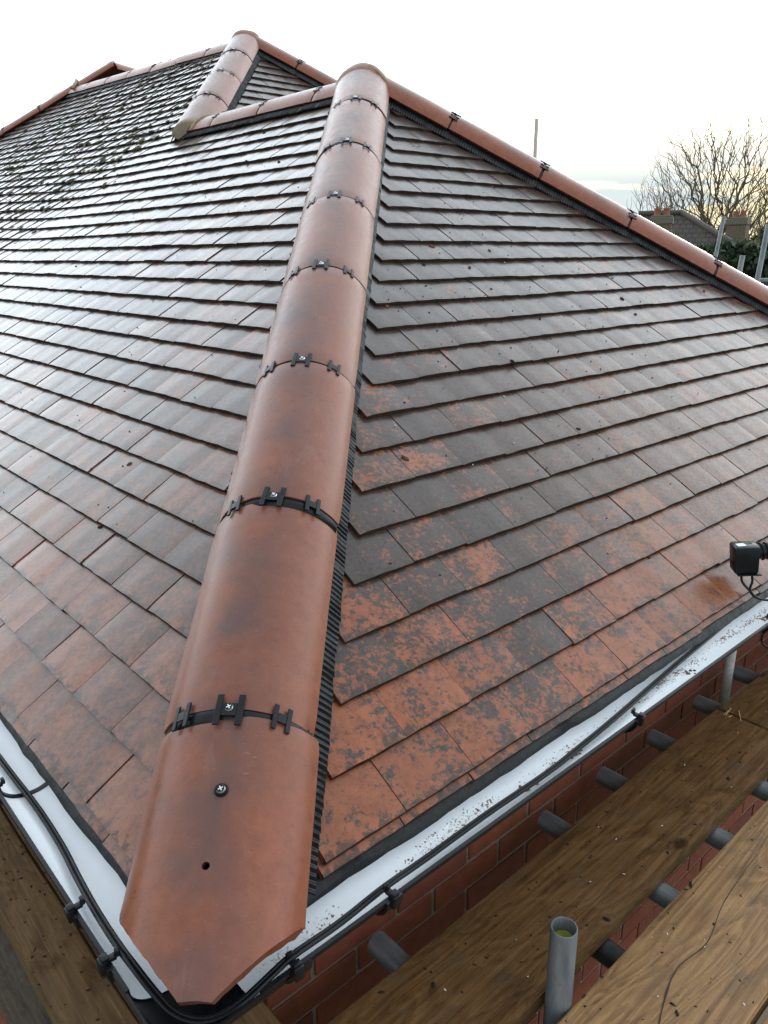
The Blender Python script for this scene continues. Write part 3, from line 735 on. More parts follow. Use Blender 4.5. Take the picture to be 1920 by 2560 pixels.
def gut_strap(axis, a, wd=.03, r0=GR+.0012, r1=GR+.0075, inside=False, parent=None):
    V = []; F = []; n = 22
    for i in range(n+1):
        t = math.pi*.985 + (math.pi*1.03)*i/n
        for s in (-wd/2, wd/2):
            for r in (r0, r1):
                q, z = GC + r*math.cos(t), GZ + r*math.sin(t)*GD
                V.append((a+s, q, z) if axis == 'x' else (q, a+s, z))
    for i in range(n):
        b = i*4; F += [(b, b+2, b+6, b+4), (b+1, b+5, b+7, b+3), (b, b+4, b+5, b+1), (b+2, b+3, b+7, b+6)]
    F += [(0, 1, 3, 2), (n*4, n*4+2, n*4+3, n*4+1)]
    bm = bmesh.new(); vv = [bm.verts.new(p) for p in V]
    for f in F: bm.faces.new([vv[i] for i in f])
    return link('gutter_bracket', bm_mesh(bm, True, 40), BLK, parent)
for a in (.10, .262, .922, 1.55, 2.4): gut_strap('x', a, parent=gutR)
for a in (.088, .20, 1.4, 2.6): gut_strap('y', a, parent=gutL)
gut_strap('y', .556, .045, parent=gutL); gut_strap('y', .553, .010, GR-.0065, GR-.0022, parent=gutL)['label'] = 'black rubber seal of the gutter union'
# overflow pipe below the gutter
me, mw = hollow_tube((1.985, .175, -.80), (1.985, .175, -.33), .0155, .002); pipe = link('overflow_pipe', me, simple('grey_plastic_pipe', (.36, .35, .33), .5), house, mw)
bm = bmesh.new(); add_box(bm, (1.955, .165, -.345), (2.02, .222, -.325), bevel=.003); link('pipe_bracket', bm_mesh(bm), simple('pale_plastic', (.45, .42, .38), .6), pipe)
# ------------------------------------------------------------------ brick walls
YW = .225
wallR = None
bm = bmesh.new(); add_box(bm, (YW+.012, YW+.0045, -4.8), (W2-YW, YW+.2, -.2092)); wallR = link('brick_wall', bm_mesh(bm), MORTAR, house)
bm = bmesh.new(); add_box(bm, (YW+.0045, YW+.2002, -4.8), (YW+.2, 10.3, -.2092)); wallL = link('brick_wall', bm_mesh(bm), MORTAR, house)
def brick_me(seed, axis):
    r = random.Random(seed); bm = bmesh.new(); L_, H_ = .215, .065
    add_box(bm, (-L_/2, -.0, -H_/2), (L_/2, .05, H_/2), bevel=.003)
    for v in bm.verts: v.co += Vector((r.uniform(-1, 1), r.uniform(-.6, .6), r.uniform(-1, 1)))*.0012
    if axis == 'y': bmesh.ops.transform(bm, matrix=Matrix.Rotation(R_(-90), 4, 'Z'), verts=bm.verts)
    me = bm_mesh(bm); me.materials.append(BRICK); return me
BX = [brick_me(i, 'x') for i in range(5)]; BY = [brick_me(i+9, 'y') for i in range(5)]
for row in range(17):
    z = -.2595 - row*.075
    for i in range(12):
        x = YW+.0005 + .1075 + i*.225 + (.1125 if row % 2 else 0)
        if i == 0 and row % 2: link('brick', BX[row % 5], None, wallR, Matrix.Translation((YW+.0005+.05125, YW, z)) @ Matrix.Diagonal((.1025/.215, 1, 1, 1)))
        o = link('brick', BX[(row*5+i*3) % 5], None, wallR, Matrix.Translation((x, YW + random.uniform(-.0015, .0015), z)))
for row in range(14):
    z = -2.70 - row*.075
    for i in range(6):
        o = link('brick', BY[(row*5+i*3) % 5], None, wallL, Matrix.Translation((YW + random.uniform(-.0015, .0015), 2.35 + i*.225 + (.1125 if row % 2 else 0), z)))
# ------------------------------------------------------------------ scaffold boards and tubes
WD1 = wood_mat('wet_board_brown', (.068, .031, .012), (.21, .112, .046), 'x', False, .42)
WD2 = wood_mat('worn_board_tan', (.120, .058, .021), (.34, .192, .084), 'x', True, .5)
WD3 = wood_mat('wet_board_brown_y', (.066, .035, .014), (.205, .120, .055), 'y', False, .5)
WDK = wood_mat('dark_board', (.05, .038, .028), (.12, .09, .065), 'y', False, .6)
ZB = -.432
def board(name, lo, hi, mat, label, group='scaffold boards laid along the eaves', rot=0):
    bm = bmesh.new(); sx, sy, sz = [hi[i]-lo[i] for i in range(3)]; c0 = [(hi[i]+lo[i])/2 for i in range(3)]
    add_box(bm, (-sx/2, -sy/2, -sz/2), (sx/2, sy/2, sz/2))
    ln = 0 if sx > sy else 1
    es = [e for e in bm.edges if abs((e.verts[0].co-e.verts[1].co)[ln]) > .5*max(sx, sy)]
    bmesh.ops.subdivide_edges(bm, edges=es, cuts=60)
    for v in bm.verts:
        w = noise.noise(Vector((v.co[ln]*5, v.co[1-ln]*3, c0[1]*9)))*.0018 + noise.noise(Vector((v.co[ln]*40, v.co[1-ln]*9, 4)))*.0008
        v.co[1-ln] += w; v.co.z += w*.4
    es = [e for e in bm.edges if len(e.link_faces) == 2 and e.calc_face_angle(0) > 1.0]
    bmesh.ops.bevel(bm, geom=es, offset=.003, segments=2, affect='EDGES')
    o = link(name, bm_mesh(bm, True, 35), mat, None, Matrix.Translation(c0) @ Matrix.Rotation(rot, 4, 'Z')); tag(o, label, 'board', group); return o
b1 = board('scaffold_board', (-1.3, -.136, ZB-.038), (1.695, .079, ZB), WD1, 'dark wet brown scaffold board next to the brick wall, passing the short upright tube')
b1b = board('scaffold_board', (1.702, -.140, ZB-.038), (4.6, .076, ZB-.001), WD1, 'brown scaffold board by the wall, butted end to end with the dark wet one')
b2 = board('scaffold_board', (-1.5, -.412, ZB-.038), (2.4, -.188, ZB), WD2, 'pale worn tan scaffold board with curving grain and a long crack')
b3 = board('scaffold_board', (-1.5, -.648, ZB-.038), (2.4, -.424, ZB-.002), WD2, 'tan scaffold board on the far side of the cracked one')
for q_, lb in enumerate(('tan scaffold board added out of view, third out from the brick wall', 'tan scaffold board added out of view, fourth out from the brick wall', 'tan scaffold board added out of view at the outer edge of the platform')):
    board('scaffold_board', (-1.5, -.884-q_*.236, ZB-.038), (2.4, -.660-q_*.236, ZB-.001*q_), WD2, lb)  # unseen rest of the deck, added to block light from below
bL = board('scaffold_board', (-.096, .10, ZB-.038), (.008, 3.0, ZB), WD3, 'brown wet timber with raised grain below the clean white gutter', rot=R_(.3))
bL2 = board('scaffold_board', (.016, .12, ZB-.040), (.20, 3.0, ZB-.003), WD3, 'stained brown board between the wet timber and the house wall', rot=0)
bLow = board('scaffold_board', (-.02, -.3, -1.45), (.20, 3.2, -1.41), WDK, 'dark grey board on the lower lift below the wet timber', rot=0)
spl = bmesh.new()
for _ in range(4):
    x0, y0 = 1.69 + random.uniform(-.02, .015), random.uniform(.0, .07); a_ = random.gauss(.15, .25); L_ = random.uniform(.015, .06)
    add_box(spl, (-L_/2, -.0008, 0), (L_/2, .0008, .0012), Matrix.Translation((x0, y0, ZB+.0012)) @ Matrix.Rotation(a_, 4, 'Z') @ Matrix.Rotation(random.gauss(0, .08), 4, 'Y'))
link('splinters', bm_mesh(spl), simple('raw_pine', (.48, .33, .17), .8), b1)
# long crack in the tan board
cr = [(.35, -.405), (.47, -.372), (.585, -.345), (.70, -.300), (.80, -.275), (.90, -.285), (1.02, -.262), (1.2, -.25)]
pts = catmull([(x, y, ZB+.0002) for x, y in cr], 8); V = []; F = []
for i, p in enumerate(pts):
    w = .0022*(.25+abs(noise.noise(p*30)))*math.sin(math.pi*min(1, (i+1)/len(pts)*1.02))+.0003
    V += [p + Vector((w*.4, -w, .0006)), p + Vector((-w*.4, w, .0006)), p + Vector((0, 0, -.006))]
for i in range(len(pts)-1):
    a = i*3; F += [(a, a+3, a+5, a+2), (a+1, a+2, a+5, a+4), (a, a+1, a+4, a+3)]
link('crack', mesh(V, F), simple('crack_dark', (.03, .017, .009), .9), b2)
def tube(p0, p1, label, r=.02415, group='scaffold tubes', name='scaffold_tube'):
    me, mw = hollow_tube(p0, p1, r); o = link(name, me, GALV, None, mw); tag(o, label, 'scaffold tube', group); return o
ZT = ZB-.038-.0245-.0005
gt = 'scaffold tubes carrying the boards'
for x, y0, y1, lb in ((.466, .19, -1.45, 'grey scaffold tube under the dark board nearest the gutter corner'), (1.008, .18, -1.45, 'grey scaffold tube under the dark board, first past the black one'),
                      (1.262, .18, -1.45, 'grey scaffold tube under the dark board, second past the black one'), (1.515, .178, -1.45, 'grey scaffold tube under the dark board, third past the black one'), (1.785, .178, -1.45, 'grey scaffold tube beside the overflow pipe'),
                      (2.05, .178, -1.45, 'grey scaffold tube beyond the overflow pipe')):
    tube((x, y0, ZT), (x, y1, ZT), lb, group=gt)
tb = tube((.79, .05, ZT), (.79, -1.45, ZT), 'black scaffold tube with a purple band crossing the gap between the boards', group=gt)
tb.data.materials.clear(); tb.data.materials.append(simple('black_tube', (.012, .012, .014), .4))
V, F = tube_data([(.79, -.186, ZT), (.79, -.202, ZT)], .0249, 20, False); link('purple_band', mesh(V, F, True), simple('purple_tape', (.10, .05, .30), .4), tb)
stub = tube((.600, -.162, -2.2), (.590, -.162, -.268), 'short upright galvanised tube standing through the gap between the boards', r=.0236, group='upright scaffold tubes')
bm = bmesh.new(); bmesh.ops.create_cone(bm, cap_ends=True, segments=20, radius1=.0195, radius2=.0195, depth=.004)
for v in bm.verts: v.co.z += .003*noise.noise(v.co*120)
link('green_algae', bm_mesh(bm), simple('algae_water', (.20, .20, .015), .35), stub, Matrix.Translation((.590, -.162, -.298)))
tube((-.3, -.47, ZT-.05), (3, -.47, ZT-.05), 'long scaffold tube running below the transom tubes', group='ledger tubes')
tube((.10, -.47, -.62), (.10, 3, -.62), 'long scaffold tube below the timbers by the clean gutter', group='ledger tubes')
# far scaffold beyond the right hip
def up(px, pyt, pyb, dist, lb, zlow=-4.8, lean=0.0, r=.02415):
    t = at(px, pyt, dist); b = Vector((t.x, t.y, zlow)) + _r*lean
    return tube(b, t, lb, r, 'upright tubes of the far scaffold')
pl_ = up(1342, 297, 400, 9.6, 'slim scaffold tube rising alone above the right hip'); pl_.data.materials.clear(); pl_.data.materials.append(simple('dull_pale_tube', (.42, .36, .30), .6))
up(1810, 541, 640, 9.6, 'tall leaning scaffold tube in front of the neighbouring chimney', lean=-.55)
up(1790, 631, 660, 9.2, 'stub of scaffold tube beside the tall leaning one')
up(1857, 638, 700, 7.3, 'short scaffold tube against the green hedge', lean=-.4)
up(1921, 560, 700, 7.4, 'tall scaffold tube at the end of the horizontal rail', lean=-.35)
a, b = at(1868, 702, 7.6), at(2100, 705, 7.6); b.z = a.z; tube(a, b, 'horizontal scaffold rail beyond the right hip', group='rails of the far scaffold')
# ------------------------------------------------------------------ cable in the gutter
def twin(path, r=.0031, gap=.0032, name='cable_strand', parent=None, side=Vector((1, 1, 0))):
    pts = catmull(path, 10); res = []
    for s in (-1, 1):
        P = []
        for i, p in enumerate(pts):
            t = pts[min(i+1, len(pts)-1)] - pts[max(i-1, 0)]; n = Vector((t.y, -t.x, 0)).normalized()
            P.append(p + n*s*gap + Vector((0, 0, .0006*s)))
        V, F = tube_data(P, r, 8); res.append(link(name, mesh(V, F, True), CABLE, parent))
    return res
cab = empty('cable', (-.03, -.05, -.05)); tag(cab, 'black twin cable lying in the white gutters and bending round the corner', 'cable')
pathL = [(-.040, 3.2, -.074), (-.036, 2.0, -.074), (-.044, 1.1, -.074), (-.044, .672, -.062), (-.040, .494, -.062), (-.043, .370, -.060), (-.053, .268, -.050), (-.060, .183, -.042), (-.063, .102, -.036), (-.062, .049, -.034),
         (-.058, .009, -.040), (-.050, -.024, -.050), (-.034, -.052, -.052), (-.010, -.070, -.048), (.020, -.077, -.040), (.066, -.074, -.034), (.10, -.070, -.034), (.18, -.065, -.042), (.271, -.057, -.046), (.367, -.050, -.056), (.51, -.047, -.058), (.674, -.048, -.060), (.78, -.042, -.062), (.905, -.036, -.060), (1.093, -.021, -.060), (1.229, -.013, -.056), (1.437, -.004, -.050), (1.60, .004, -.046), (1.75, .012, -.044)]
twin(pathL, parent=cab)
def cclip(p, axis):
    bm = bmesh.new()
    add_box(bm, (-.010, -.012, -.020), (.010, .004, .008), bevel=.003); add_box(bm, (-.007, .002, -.002), (.007, .020, .006), bevel=.0025)
    add_box(bm, (-.0075, .018, .002), (.0075, .026, .016), bevel=.003); add_box(bm, (-.0085, -.008, .0075), (.0085, .006, .0125), bevel=.002)
    bmesh.ops.scale(bm, vec=(.74, .74, .74), verts=bm.verts)
    me = bm_mesh(bm, True, 30); me.materials.append(BLK)
    m = (Matrix.Translation(p) if axis == 'x' else Matrix.Translation(p) @ Matrix.Rotation(R_(-90), 4, 'Z')) @ Matrix.Rotation(random.gauss(0, .10), 4, 'Z') @ Matrix.Rotation(random.gauss(0, .08), 4, 'X')
    link('cable_clip', me, None, cab, m)
for a in (.092, .262, .922, 1.55): cclip((a, GC-GR-.004, GZ+.004), 'x')
for a in (.088, .200, .553, 1.4): cclip((GC-GR-.004, a, GZ+.004), 'y')
# ------------------------------------------------------------------ small black box on an arm
box = empty('junction_box', (1.47, -.045, .13)); tag(box, 'small black plastic box with a white printed label held above the long gutter', 'box')
Bc = at(1861, 1392, 1.97); bx_, by_ = Vector((.92, .05, -.04)).normalized(), None
Xv = Vector((.62, -.78, .10)).normalized(); Zv = Vector((-.05, .12, 1)); Yv = Zv.cross(Xv).normalized(); Zv = Xv.cross(Yv).normalized()
BM_ = Matrix((Xv*.86, Yv*.86, Zv*.86)).transposed().to_4x4(); BM_.translation = Bc
bm = bmesh.new(); add_box(bm, (-.036, -.034, -.044), (.036, .034, .040), bevel=.007)
for v in bm.verts:
    if v.co.z < -.02: v.co.x *= .94; v.co.y *= .94
add_box(bm, (-.026, -.037, -.0485), (.040, .030, -.0445), bevel=.0015)
link('body', bm_mesh(bm, True, 30), BLK, box, BM_)
LBL = Mat('printed_label', .4, .4); p = LBL.obj()
wv = LBL.n('ShaderNodeTexBrick', Scale=1.0); wv.inputs['Color1'].default_value = (.05, .05, .05, 1); wv.inputs['Color2'].default_value = (.7, .72, .74, 1); wv.inputs['Mortar'].default_value = (.72, .74, .76, 1)
wv.inputs['Brick Width'].default_value = .0032; wv.inputs['Row Height'].default_value = .004; wv.inputs['Mortar Size'].default_value = .0009
LBL.l(p, wv.inputs['Vector']); LBL.col(wv.outputs['Color'])
bm = bmesh.new(); add_box(bm, (-.012, -.012, 0), (.012, .012, .0006)); link('label_sticker', bm_mesh(bm), LBL.m, box, BM_ @ Matrix.Translation((-.012, -.006, .0402)) @ Matrix.Rotation(R_(8), 4, 'Z'))
cu = bpy.data.curves.new('t', 'FONT'); cu.body = 'FW'; cu.size = .017; cu.extrude = .0004; tmp = bpy.data.objects.new('t', cu); COL.objects.link(tmp)
tme = bpy.data.meshes.new_from_object(tmp.evaluated_get(bpy.context.evaluated_depsgraph_get())); bpy.data.objects.remove(tmp)
link('embossed_letters', tme, simple('dark_grey_plastic', (.045, .05, .055), .4), box, BM_ @ Matrix.Translation((.006, .008, .0404)) @ Matrix.Rotation(R_(180), 4, 'Z') @ Matrix.Translation((-.016, -.006, 0)))
bm = bmesh.new()
for z0, z1, r in ((0, .012, .022), (.012, .017, .027), (.017, .026, .021), (.026, .031, .027), (.031, .044, .022), (.044, .40, .019)):
    bmesh.ops.create_cone(bm, cap_ends=True, segments=22, radius1=r, radius2=r, depth=z1-z0, matrix=Matrix.Translation((0, 0, (z0+z1)/2)))
link('arm', bm_mesh(bm, True, 35), BLK, box, BM_ @ Matrix.Translation((.034, .004, .012)) @ Matrix.Rotation(R_(84), 4, 'Y') @ Matrix.Rotation(R_(-6), 4, 'X'))
q = lambda x, y, z: BM_ @ Vector((x, y, z))
for sx in (-.012, .016):
    V, F = tube_data(catmull([q(sx, -.02, -.045), q(sx+.002, -.022, -.07), q(.012, -.024, -.10), q(.04, -.02, -.128), q(.10, -.01, -.135), q(.2, 0, -.11)], 8), .0032, 8); link('lead', mesh(V, F, True), CABLE, box)
V, F = tube_data(catmull([q(.10, -.03, -.20), q(.05, -.035, -.235), q(.055, -.035, -.275), q(.12, -.03, -.295), q(.2, -.02, -.28)], 8), .0026, 8); link('lead', mesh(V, F, True), CABLE, box)
# ------------------------------------------------------------------ loose stuff
def joined_bits(name, items, mats, label, cat, rndattr=True):
    base = bmesh.new(); bmesh.ops.create_icosphere(base, subdivisions=1, radius=1); base.verts.ensure_lookup_table()
    bv = np.array([v.co[:] for v in base.verts]); bf = [tuple(v.index for v in f.verts) for f in base.faces]; base.free()
    V = []; F = []; mi = []
    for (p, sc, nrm, mat) in items:
        b0 = len(V); q_ = Vector(nrm).to_track_quat('Z', 'Y').to_matrix() @ Matrix.Rotation(random.uniform(0, 6.28), 3, 'Z')
        jit = 1 + rng.normal(0, .22, (len(bv), 1))
        A = (bv*jit*np.array(sc)) @ np.array(q_).T + np.array(p)
        V += A.tolist(); F += [tuple(b0+i for i in f) for f in bf]; mi += [mat]*len(bf)
    me = mesh(V, F, False); me.polygons.foreach_set('material_index', mi)
    for m in mats: me.materials.append(m)
    o = link(name, me); tag(o, label, cat, kind='stuff'); return o
MOSS = [simple('moss_olive', (.058, .056, .020), .95, .2, .5, 200, .8, .003), simple('moss_dark', (.018, .018, .012), .95, .2, .4, 200, .8, .003)]
NL = Vector((-sp, 0, cp)); NR = Vector((0, -sp, cp)); it = []
for _ in range(70000):
    y = random.uniform(3.2, 9.2); x = random.uniform(.2, 3.15)
    S = x/cp
    if y < x+OFF2+.15 and x > 1.9: continue
    if x+y > Y3-.45: continue
    d = noise.noise(Vector((x*1.5, y*.8, 2.2))) + .35*noise.noise(Vector((x*6, y*4, 5)))
    edge = 4.15 + (1.75-x)*.75*-1 if False else 3.95 + max(0, 1.9-x)*.75
    dens = min(1, max(0, (y-edge)*1.3+.25)) * (1 if x < 2.75 else .35) * (1 if y < 7.2 else .4)
    fr = (S % G)/G
    if random.random() > dens*(.28 + .9*max(0, d+.12)): continue
    if random.random() > (1.0 if fr > .8 or fr < .12 else .24): continue
    s = random.choice((1, 1, 1, 1.6, 2.2))*random.uniform(.0035, .0085)*(1.25 if fr > .8 or fr < .12 else .9)
    p = FL @ Vector((-y, S, -.002-.117*(S % G))) + Vector((0, 0, lift(y)))
    it.append((p, (s*1.2, s*1.4, s*.45), NL, 0 if random.random() < .6 else 1))
    if len(it) > 11000: break
joined_bits('moss', it, MOSS, 'clumps of dark olive moss scattered over the main roof slope', 'moss')
DEB = [simple('debris_dark', (.02, .014, .010), .9, .2), simple('debris_red', (.16, .05, .03), .9, .2), simple('debris_moss', (.06, .055, .03), .95, .2), simple('bird_lime', (.55, .54, .5), .8, .2)]
it = []
for _ in range(420):
    S = random.uniform(.05, 2.2); y = S*cp; x = random.uniform(y+.3, W2-y-.3)
    if random.random() < .45: S = random.uniform(.5, 1.5); y = S*cp; x = random.uniform(1.2, 2.4)
    big = random.random() < .045
    s = random.uniform(.004, .009) if big else random.uniform(.0009, .0026)
    it.append((FR @ Vector((x, S, .0015-.117*(S % G))), (s*1.4, s*.8, s*.6), NR, random.choice((0, 0, 0, 0, 1, 2, 3 if not big else 2))))
for _ in range(220):
    S = random.uniform(.3, 2.4); x = S*cp; y = random.uniform(x+.25, 4.2); big = random.random() < .05
    s = random.uniform(.004, .008) if big else random.uniform(.001, .0028)
    it.append((FL @ Vector((-y, S, .0015-.117*(S % G))), (s*1.4, s*.8, s*.6), NL, random.choice((0, 0, 0, 2))))
for _ in range(420):
    x = random.uniform(-.1, 2.2); y = random.choice((random.uniform(-.13, .07), random.uniform(-.41, -.19)))
    s = random.uniform(.0008, .0026) if random.random() < .93 else random.uniform(.003, .006)
    it.append(((x, y, ZB+s*.2), (s*1.7, s*.8, s*.5), (0, 0, 1), random.choice((0, 0, 0, 0, 0, 3)) if s < .002 else 0))
for _ in range(120):
    x = random.uniform(-.09, .06); y = random.uniform(.15, 1.2); s = random.uniform(.0008, .003)
    it.append(((x, y, ZB+s*.2), (s*1.7, s*.8, s*.5), (0, 0, 1), 0))
joined_bits('crumbs', it, DEB, 'dark crumbs of moss and clay scattered on the tiles and boards', 'debris')
GRT = [simple('grit_pale', (.80, .81, .82), .6, .4), simple('grit_grey', (.40, .38, .36), .7, .3), simple('grit_brown', (.20, .10, .055), .85, .2), simple('grit_black', (.07, .05, .035), .8, .3)]
it = []
for _ in range(8000):
    x = random.uniform(.07, 2.3); d = noise.noise(Vector((x*9, 0, 3)))
    a = random.uniform(-.16, .36)+random.gauss(0, .04) + .10*noise.noise(Vector((x*3, 2, 0)))
    if x < .14 and a > .1: continue
    if random.random() > .45 + 1.3*noise.noise(Vector((x*5.5, 7, 2))): continue
    t = 1.5*math.pi + a; r = GR-.0030
    br = noise.noise(Vector((x*16, a*3, 1))) > .16 + .5*abs(a+.1)*0
    if br: mt = random.choice((2, 2, 2, 1, 1, 0, 0, 3))
    else: mt = random.choice((0, 0, 0, 0, 0, 0, 0, 1, 1, 2))
    s = random.uniform(.0007, .0017)*(1.2 if br else 1)
    it.append(((x, GC + r*math.cos(t), GZ + r*math.sin(t)*GD + s*.2), (s*1.1, s, s*.7), (0, -math.cos(t), -math.sin(t)), mt))
for k in range(60):
    x = random.choice((.63, .78, 1.22, 1.62))+random.gauss(0, .012); t = 1.5*math.pi+random.gauss(-.2, .1); s = random.uniform(.002, .0045)
    it.append(((x, GC+(GR-.004)*math.cos(t), GZ+(GR-.004)*math.sin(t)*GD), (s, s, s*.7), (0, 0, 1), random.choice((2, 2, 3))))
joined_bits('gutter_grit', it, GRT, 'pale and brown roof grit lying along the bottom of the long gutter', 'grit')
# ------------------------------------------------------------------ ground and background
m = Mat('grass_ground', .95, .2); p = m.pos(); m.col(m.mix(m.ramp(m.noise(p, .3, 5), [(.35, 0.0), (.65, 1.0)]), (.035, .045, .018), (.075, .07, .035))); m.bump(m.noise(p, 8, 4), .5, .05)
gme = mesh([(-900, -900, -4.8), (900, -900, -4.8), (900, 900, -4.8), (-900, 900, -4.8)], [(0, 1, 2, 3)]); gr = link('ground', gme, m.m); gr['kind'] = 'structure'; gr['label'] = 'grass and earth around the house'
BARK = simple('bark', (.085, .068, .045), .95, .2, .4, 6, .6, .02); TWIG = simple('twig_bark', (.125, .105, .06), .95, .2, .3, 6, .3, .01)
def tree(pxl, pytop, dist, label, seed, wide=.36, n=900, fork=.36, tip=.0066, thick=1.25):
    """bare tree: every twig tip grows from the nearest lower node; limb girth follows the number of twigs it carries"""
    r = np.random.default_rng(seed); base = at(pxl, 600, dist); top = at(pxl, pytop, dist); base.z = -4.8; H_ = top.z - base.z
    root = empty('bare_tree', base); tag(root, label, 'tree', 'bare winter trees beyond the houses')
    nodes = [np.array(base)]; par = [-1]
    lean = r.normal(0, .012, 2)
    for k in range(1, 9):
        f_ = k/8*fork; nodes.append(np.array(base) + np.array([lean[0]*k*H_*.1, lean[1]*k*H_*.1, f_*H_])); par.append(len(nodes)-2)
    c0 = np.array(base) + np.array([0, 0, H_*.66])
    T_ = []
    while len(T_) < n:
        q_ = r.uniform(-1, 1, 3)
        rr = np.linalg.norm(q_*np.array([1, 1, 1]))
        if rr > 1 or rr < r.uniform(0, .75): continue
        if q_[2] < -.45 and math.hypot(q_[0], q_[1]) < .45: continue
        p_ = c0 + q_*np.array([wide*H_, wide*H_, H_*.34]); T_.append(p_)
    pl = [float(np.linalg.norm(q_-nodes[0])) for q_ in nodes]
    T_ = np.array(T_); fk = nodes[8]; T_ = T_[np.argsort(np.linalg.norm(T_-fk, axis=1))]
    for t_ in T_:
        A = np.array(nodes); d = t_-A; L_ = np.linalg.norm(d, axis=1)
        cost = L_*(1 + 1.2*np.clip(.35 - d[:, 2]/np.maximum(L_, 1e-6), 0, 2)); cost += .62*np.array(pl); cost[:6] = 1e9
        k = int(np.argmin(cost)); m_ = max(2, min(5, int(L_[k]/(.045*H_))+1)); a = nodes[k]; prev = k
        g = a - nodes[par[k]] if par[k] >= 0 else np.array([0, 0, 1.]); g = g/max(1e-6, np.linalg.norm(g))
        ctrl = a + g*L_[k]*.22
        for q_ in range(1, m_+1):
            u = q_/m_; p_ = (1-u)**2*a + 2*u*(1-u)*ctrl + u*u*t_ + r.normal(0, .0022*H_*min(1, L_[k]/(.1*H_)), 3)*(q_ < m_)
            pl.append(pl[prev] + float(np.linalg.norm(p_-nodes[prev]))); nodes.append(p_); par.append(prev); prev = len(nodes)-1
    cnt = np.ones(len(nodes))
    for k in range(len(nodes)-1, 0, -1): cnt[par[k]] += cnt[k]
    rad = tip*thick*cnt**.36; rad = np.maximum(rad, tip*.8)
    TV, TF, CV, CF = [], [], [], []
    for k in range(1, len(nodes)):
        p0, p1 = Vector(nodes[par[k]]), Vector(nodes[k]); big = cnt[k] > 30
        r0_ = min(rad[par[k]], rad[k]*1.25)
        V, F = tube_data([p0, p1], [r0_, rad[k]], 7 if big else 3, False); A, B = (TV, TF) if big else (CV, CF); b0 = len(A); A.extend(V); B.extend([tuple(b0+q_ for q_ in f) for f in F])
    link('trunk', mesh(TV, TF, True), BARK, root); link('crown', mesh(CV, CF), TWIG, root)
tree(1775, 268, 46, 'largest bare tree with a broad rounded fan of branches behind the chimneys', 3, .30, 1900, .42)
tree(1622, 424, 50, 'slender bare tree furthest from the broad tree, above the left chimney', 5, .19, 420, .42)
tree(1706, 430, 48, 'slender bare tree close beside the broad tree', 8, .19, 420, .42)
tree(1878, 392, 49, 'bare tree rising behind the right hand chimney', 14, .30, 900, .40)
tree(1965, 410, 52, 'bare tree at the back beyond the right hand chimney', 21, .30, 700, .40)
# neighbouring houses
DKT = Mat('brown_roof_tiles', .8, .3); p = DKT.obj()
bt = DKT.n('ShaderNodeTexBrick', Scale=1.0); bt.inputs['Color1'].default_value = (.040, .032, .030, 1); bt.inputs['Color2'].default_value = (.050, .038, .034, 1); bt.inputs['Mortar'].default_value = (.018, .014, .013, 1)
bt.inputs['Brick Width'].default_value = .24; bt.inputs['Row Height'].default_value = .17; bt.inputs['Mortar Size'].default_value = .02
sx = DKT.n('ShaderNodeSeparateXYZ'); DKT.l(p, sx.inputs[0]); cbx = DKT.n('ShaderNodeCombineXYZ'); DKT.l(sx.outputs[0], cbx.inputs[0]); DKT.l(sx.outputs[2], cbx.inputs[1]); DKT.l(cbx.outputs[0], bt.inputs['Vector'])
DKT.col(DKT.mix(DKT.ramp(DKT.noise(p, 2.5, 4), [(.5, 0.0), (.75, .5)]), bt.outputs['Color'], (.06, .06, .03))); DKT.bump(bt.outputs['Fac'], .6, .04)
STOCK = brickwall_mat('stock_brick', (.12, .085, .055), (.16, .105, .065), (.17, .15, .12), (.225, .075, .010))
POT = simple('red_clay_pot', (.20, .065, .038), .8); CAPM = simple('weathered_cap', (.11, .105, .075), .9)
def chimney(parent, c0, w, d, z0, z1, ang, pots):
    Mx = Matrix.Translation((c0.x, c0.y, 0)) @ Matrix.Rotation(ang, 4, 'Z'); bm = bmesh.new()
    add_box(bm, (-w/2, -d/2, z0), (w/2, d/2, z1-.30), Mx); o = link('chimney', bm_mesh(bm), STOCK, parent)
    bm = bmesh.new(); add_box(bm, (-w/2-.04, -d/2-.04, z1-.2995), (w/2+.04, d/2+.04, z1-.06), Mx, .02); add_box(bm, (-w/2, -d/2, z1-.0595), (w/2, d/2, z1), Mx, .02); link('chimney_cap', bm_mesh(bm), CAPM, o)
    for px_ in pots:
        V, F = tube_data([Vector((px_, 0, z1-.02)), Vector((px_, 0, z1+.02)), Vector((px_, 0, z1+.2)), Vector((px_, 0, z1+.26))], [.15, .13, .115, .13], 14); link('chimney_pot', mesh([Mx @ v for v in V], F, True), POT, o)
    return o
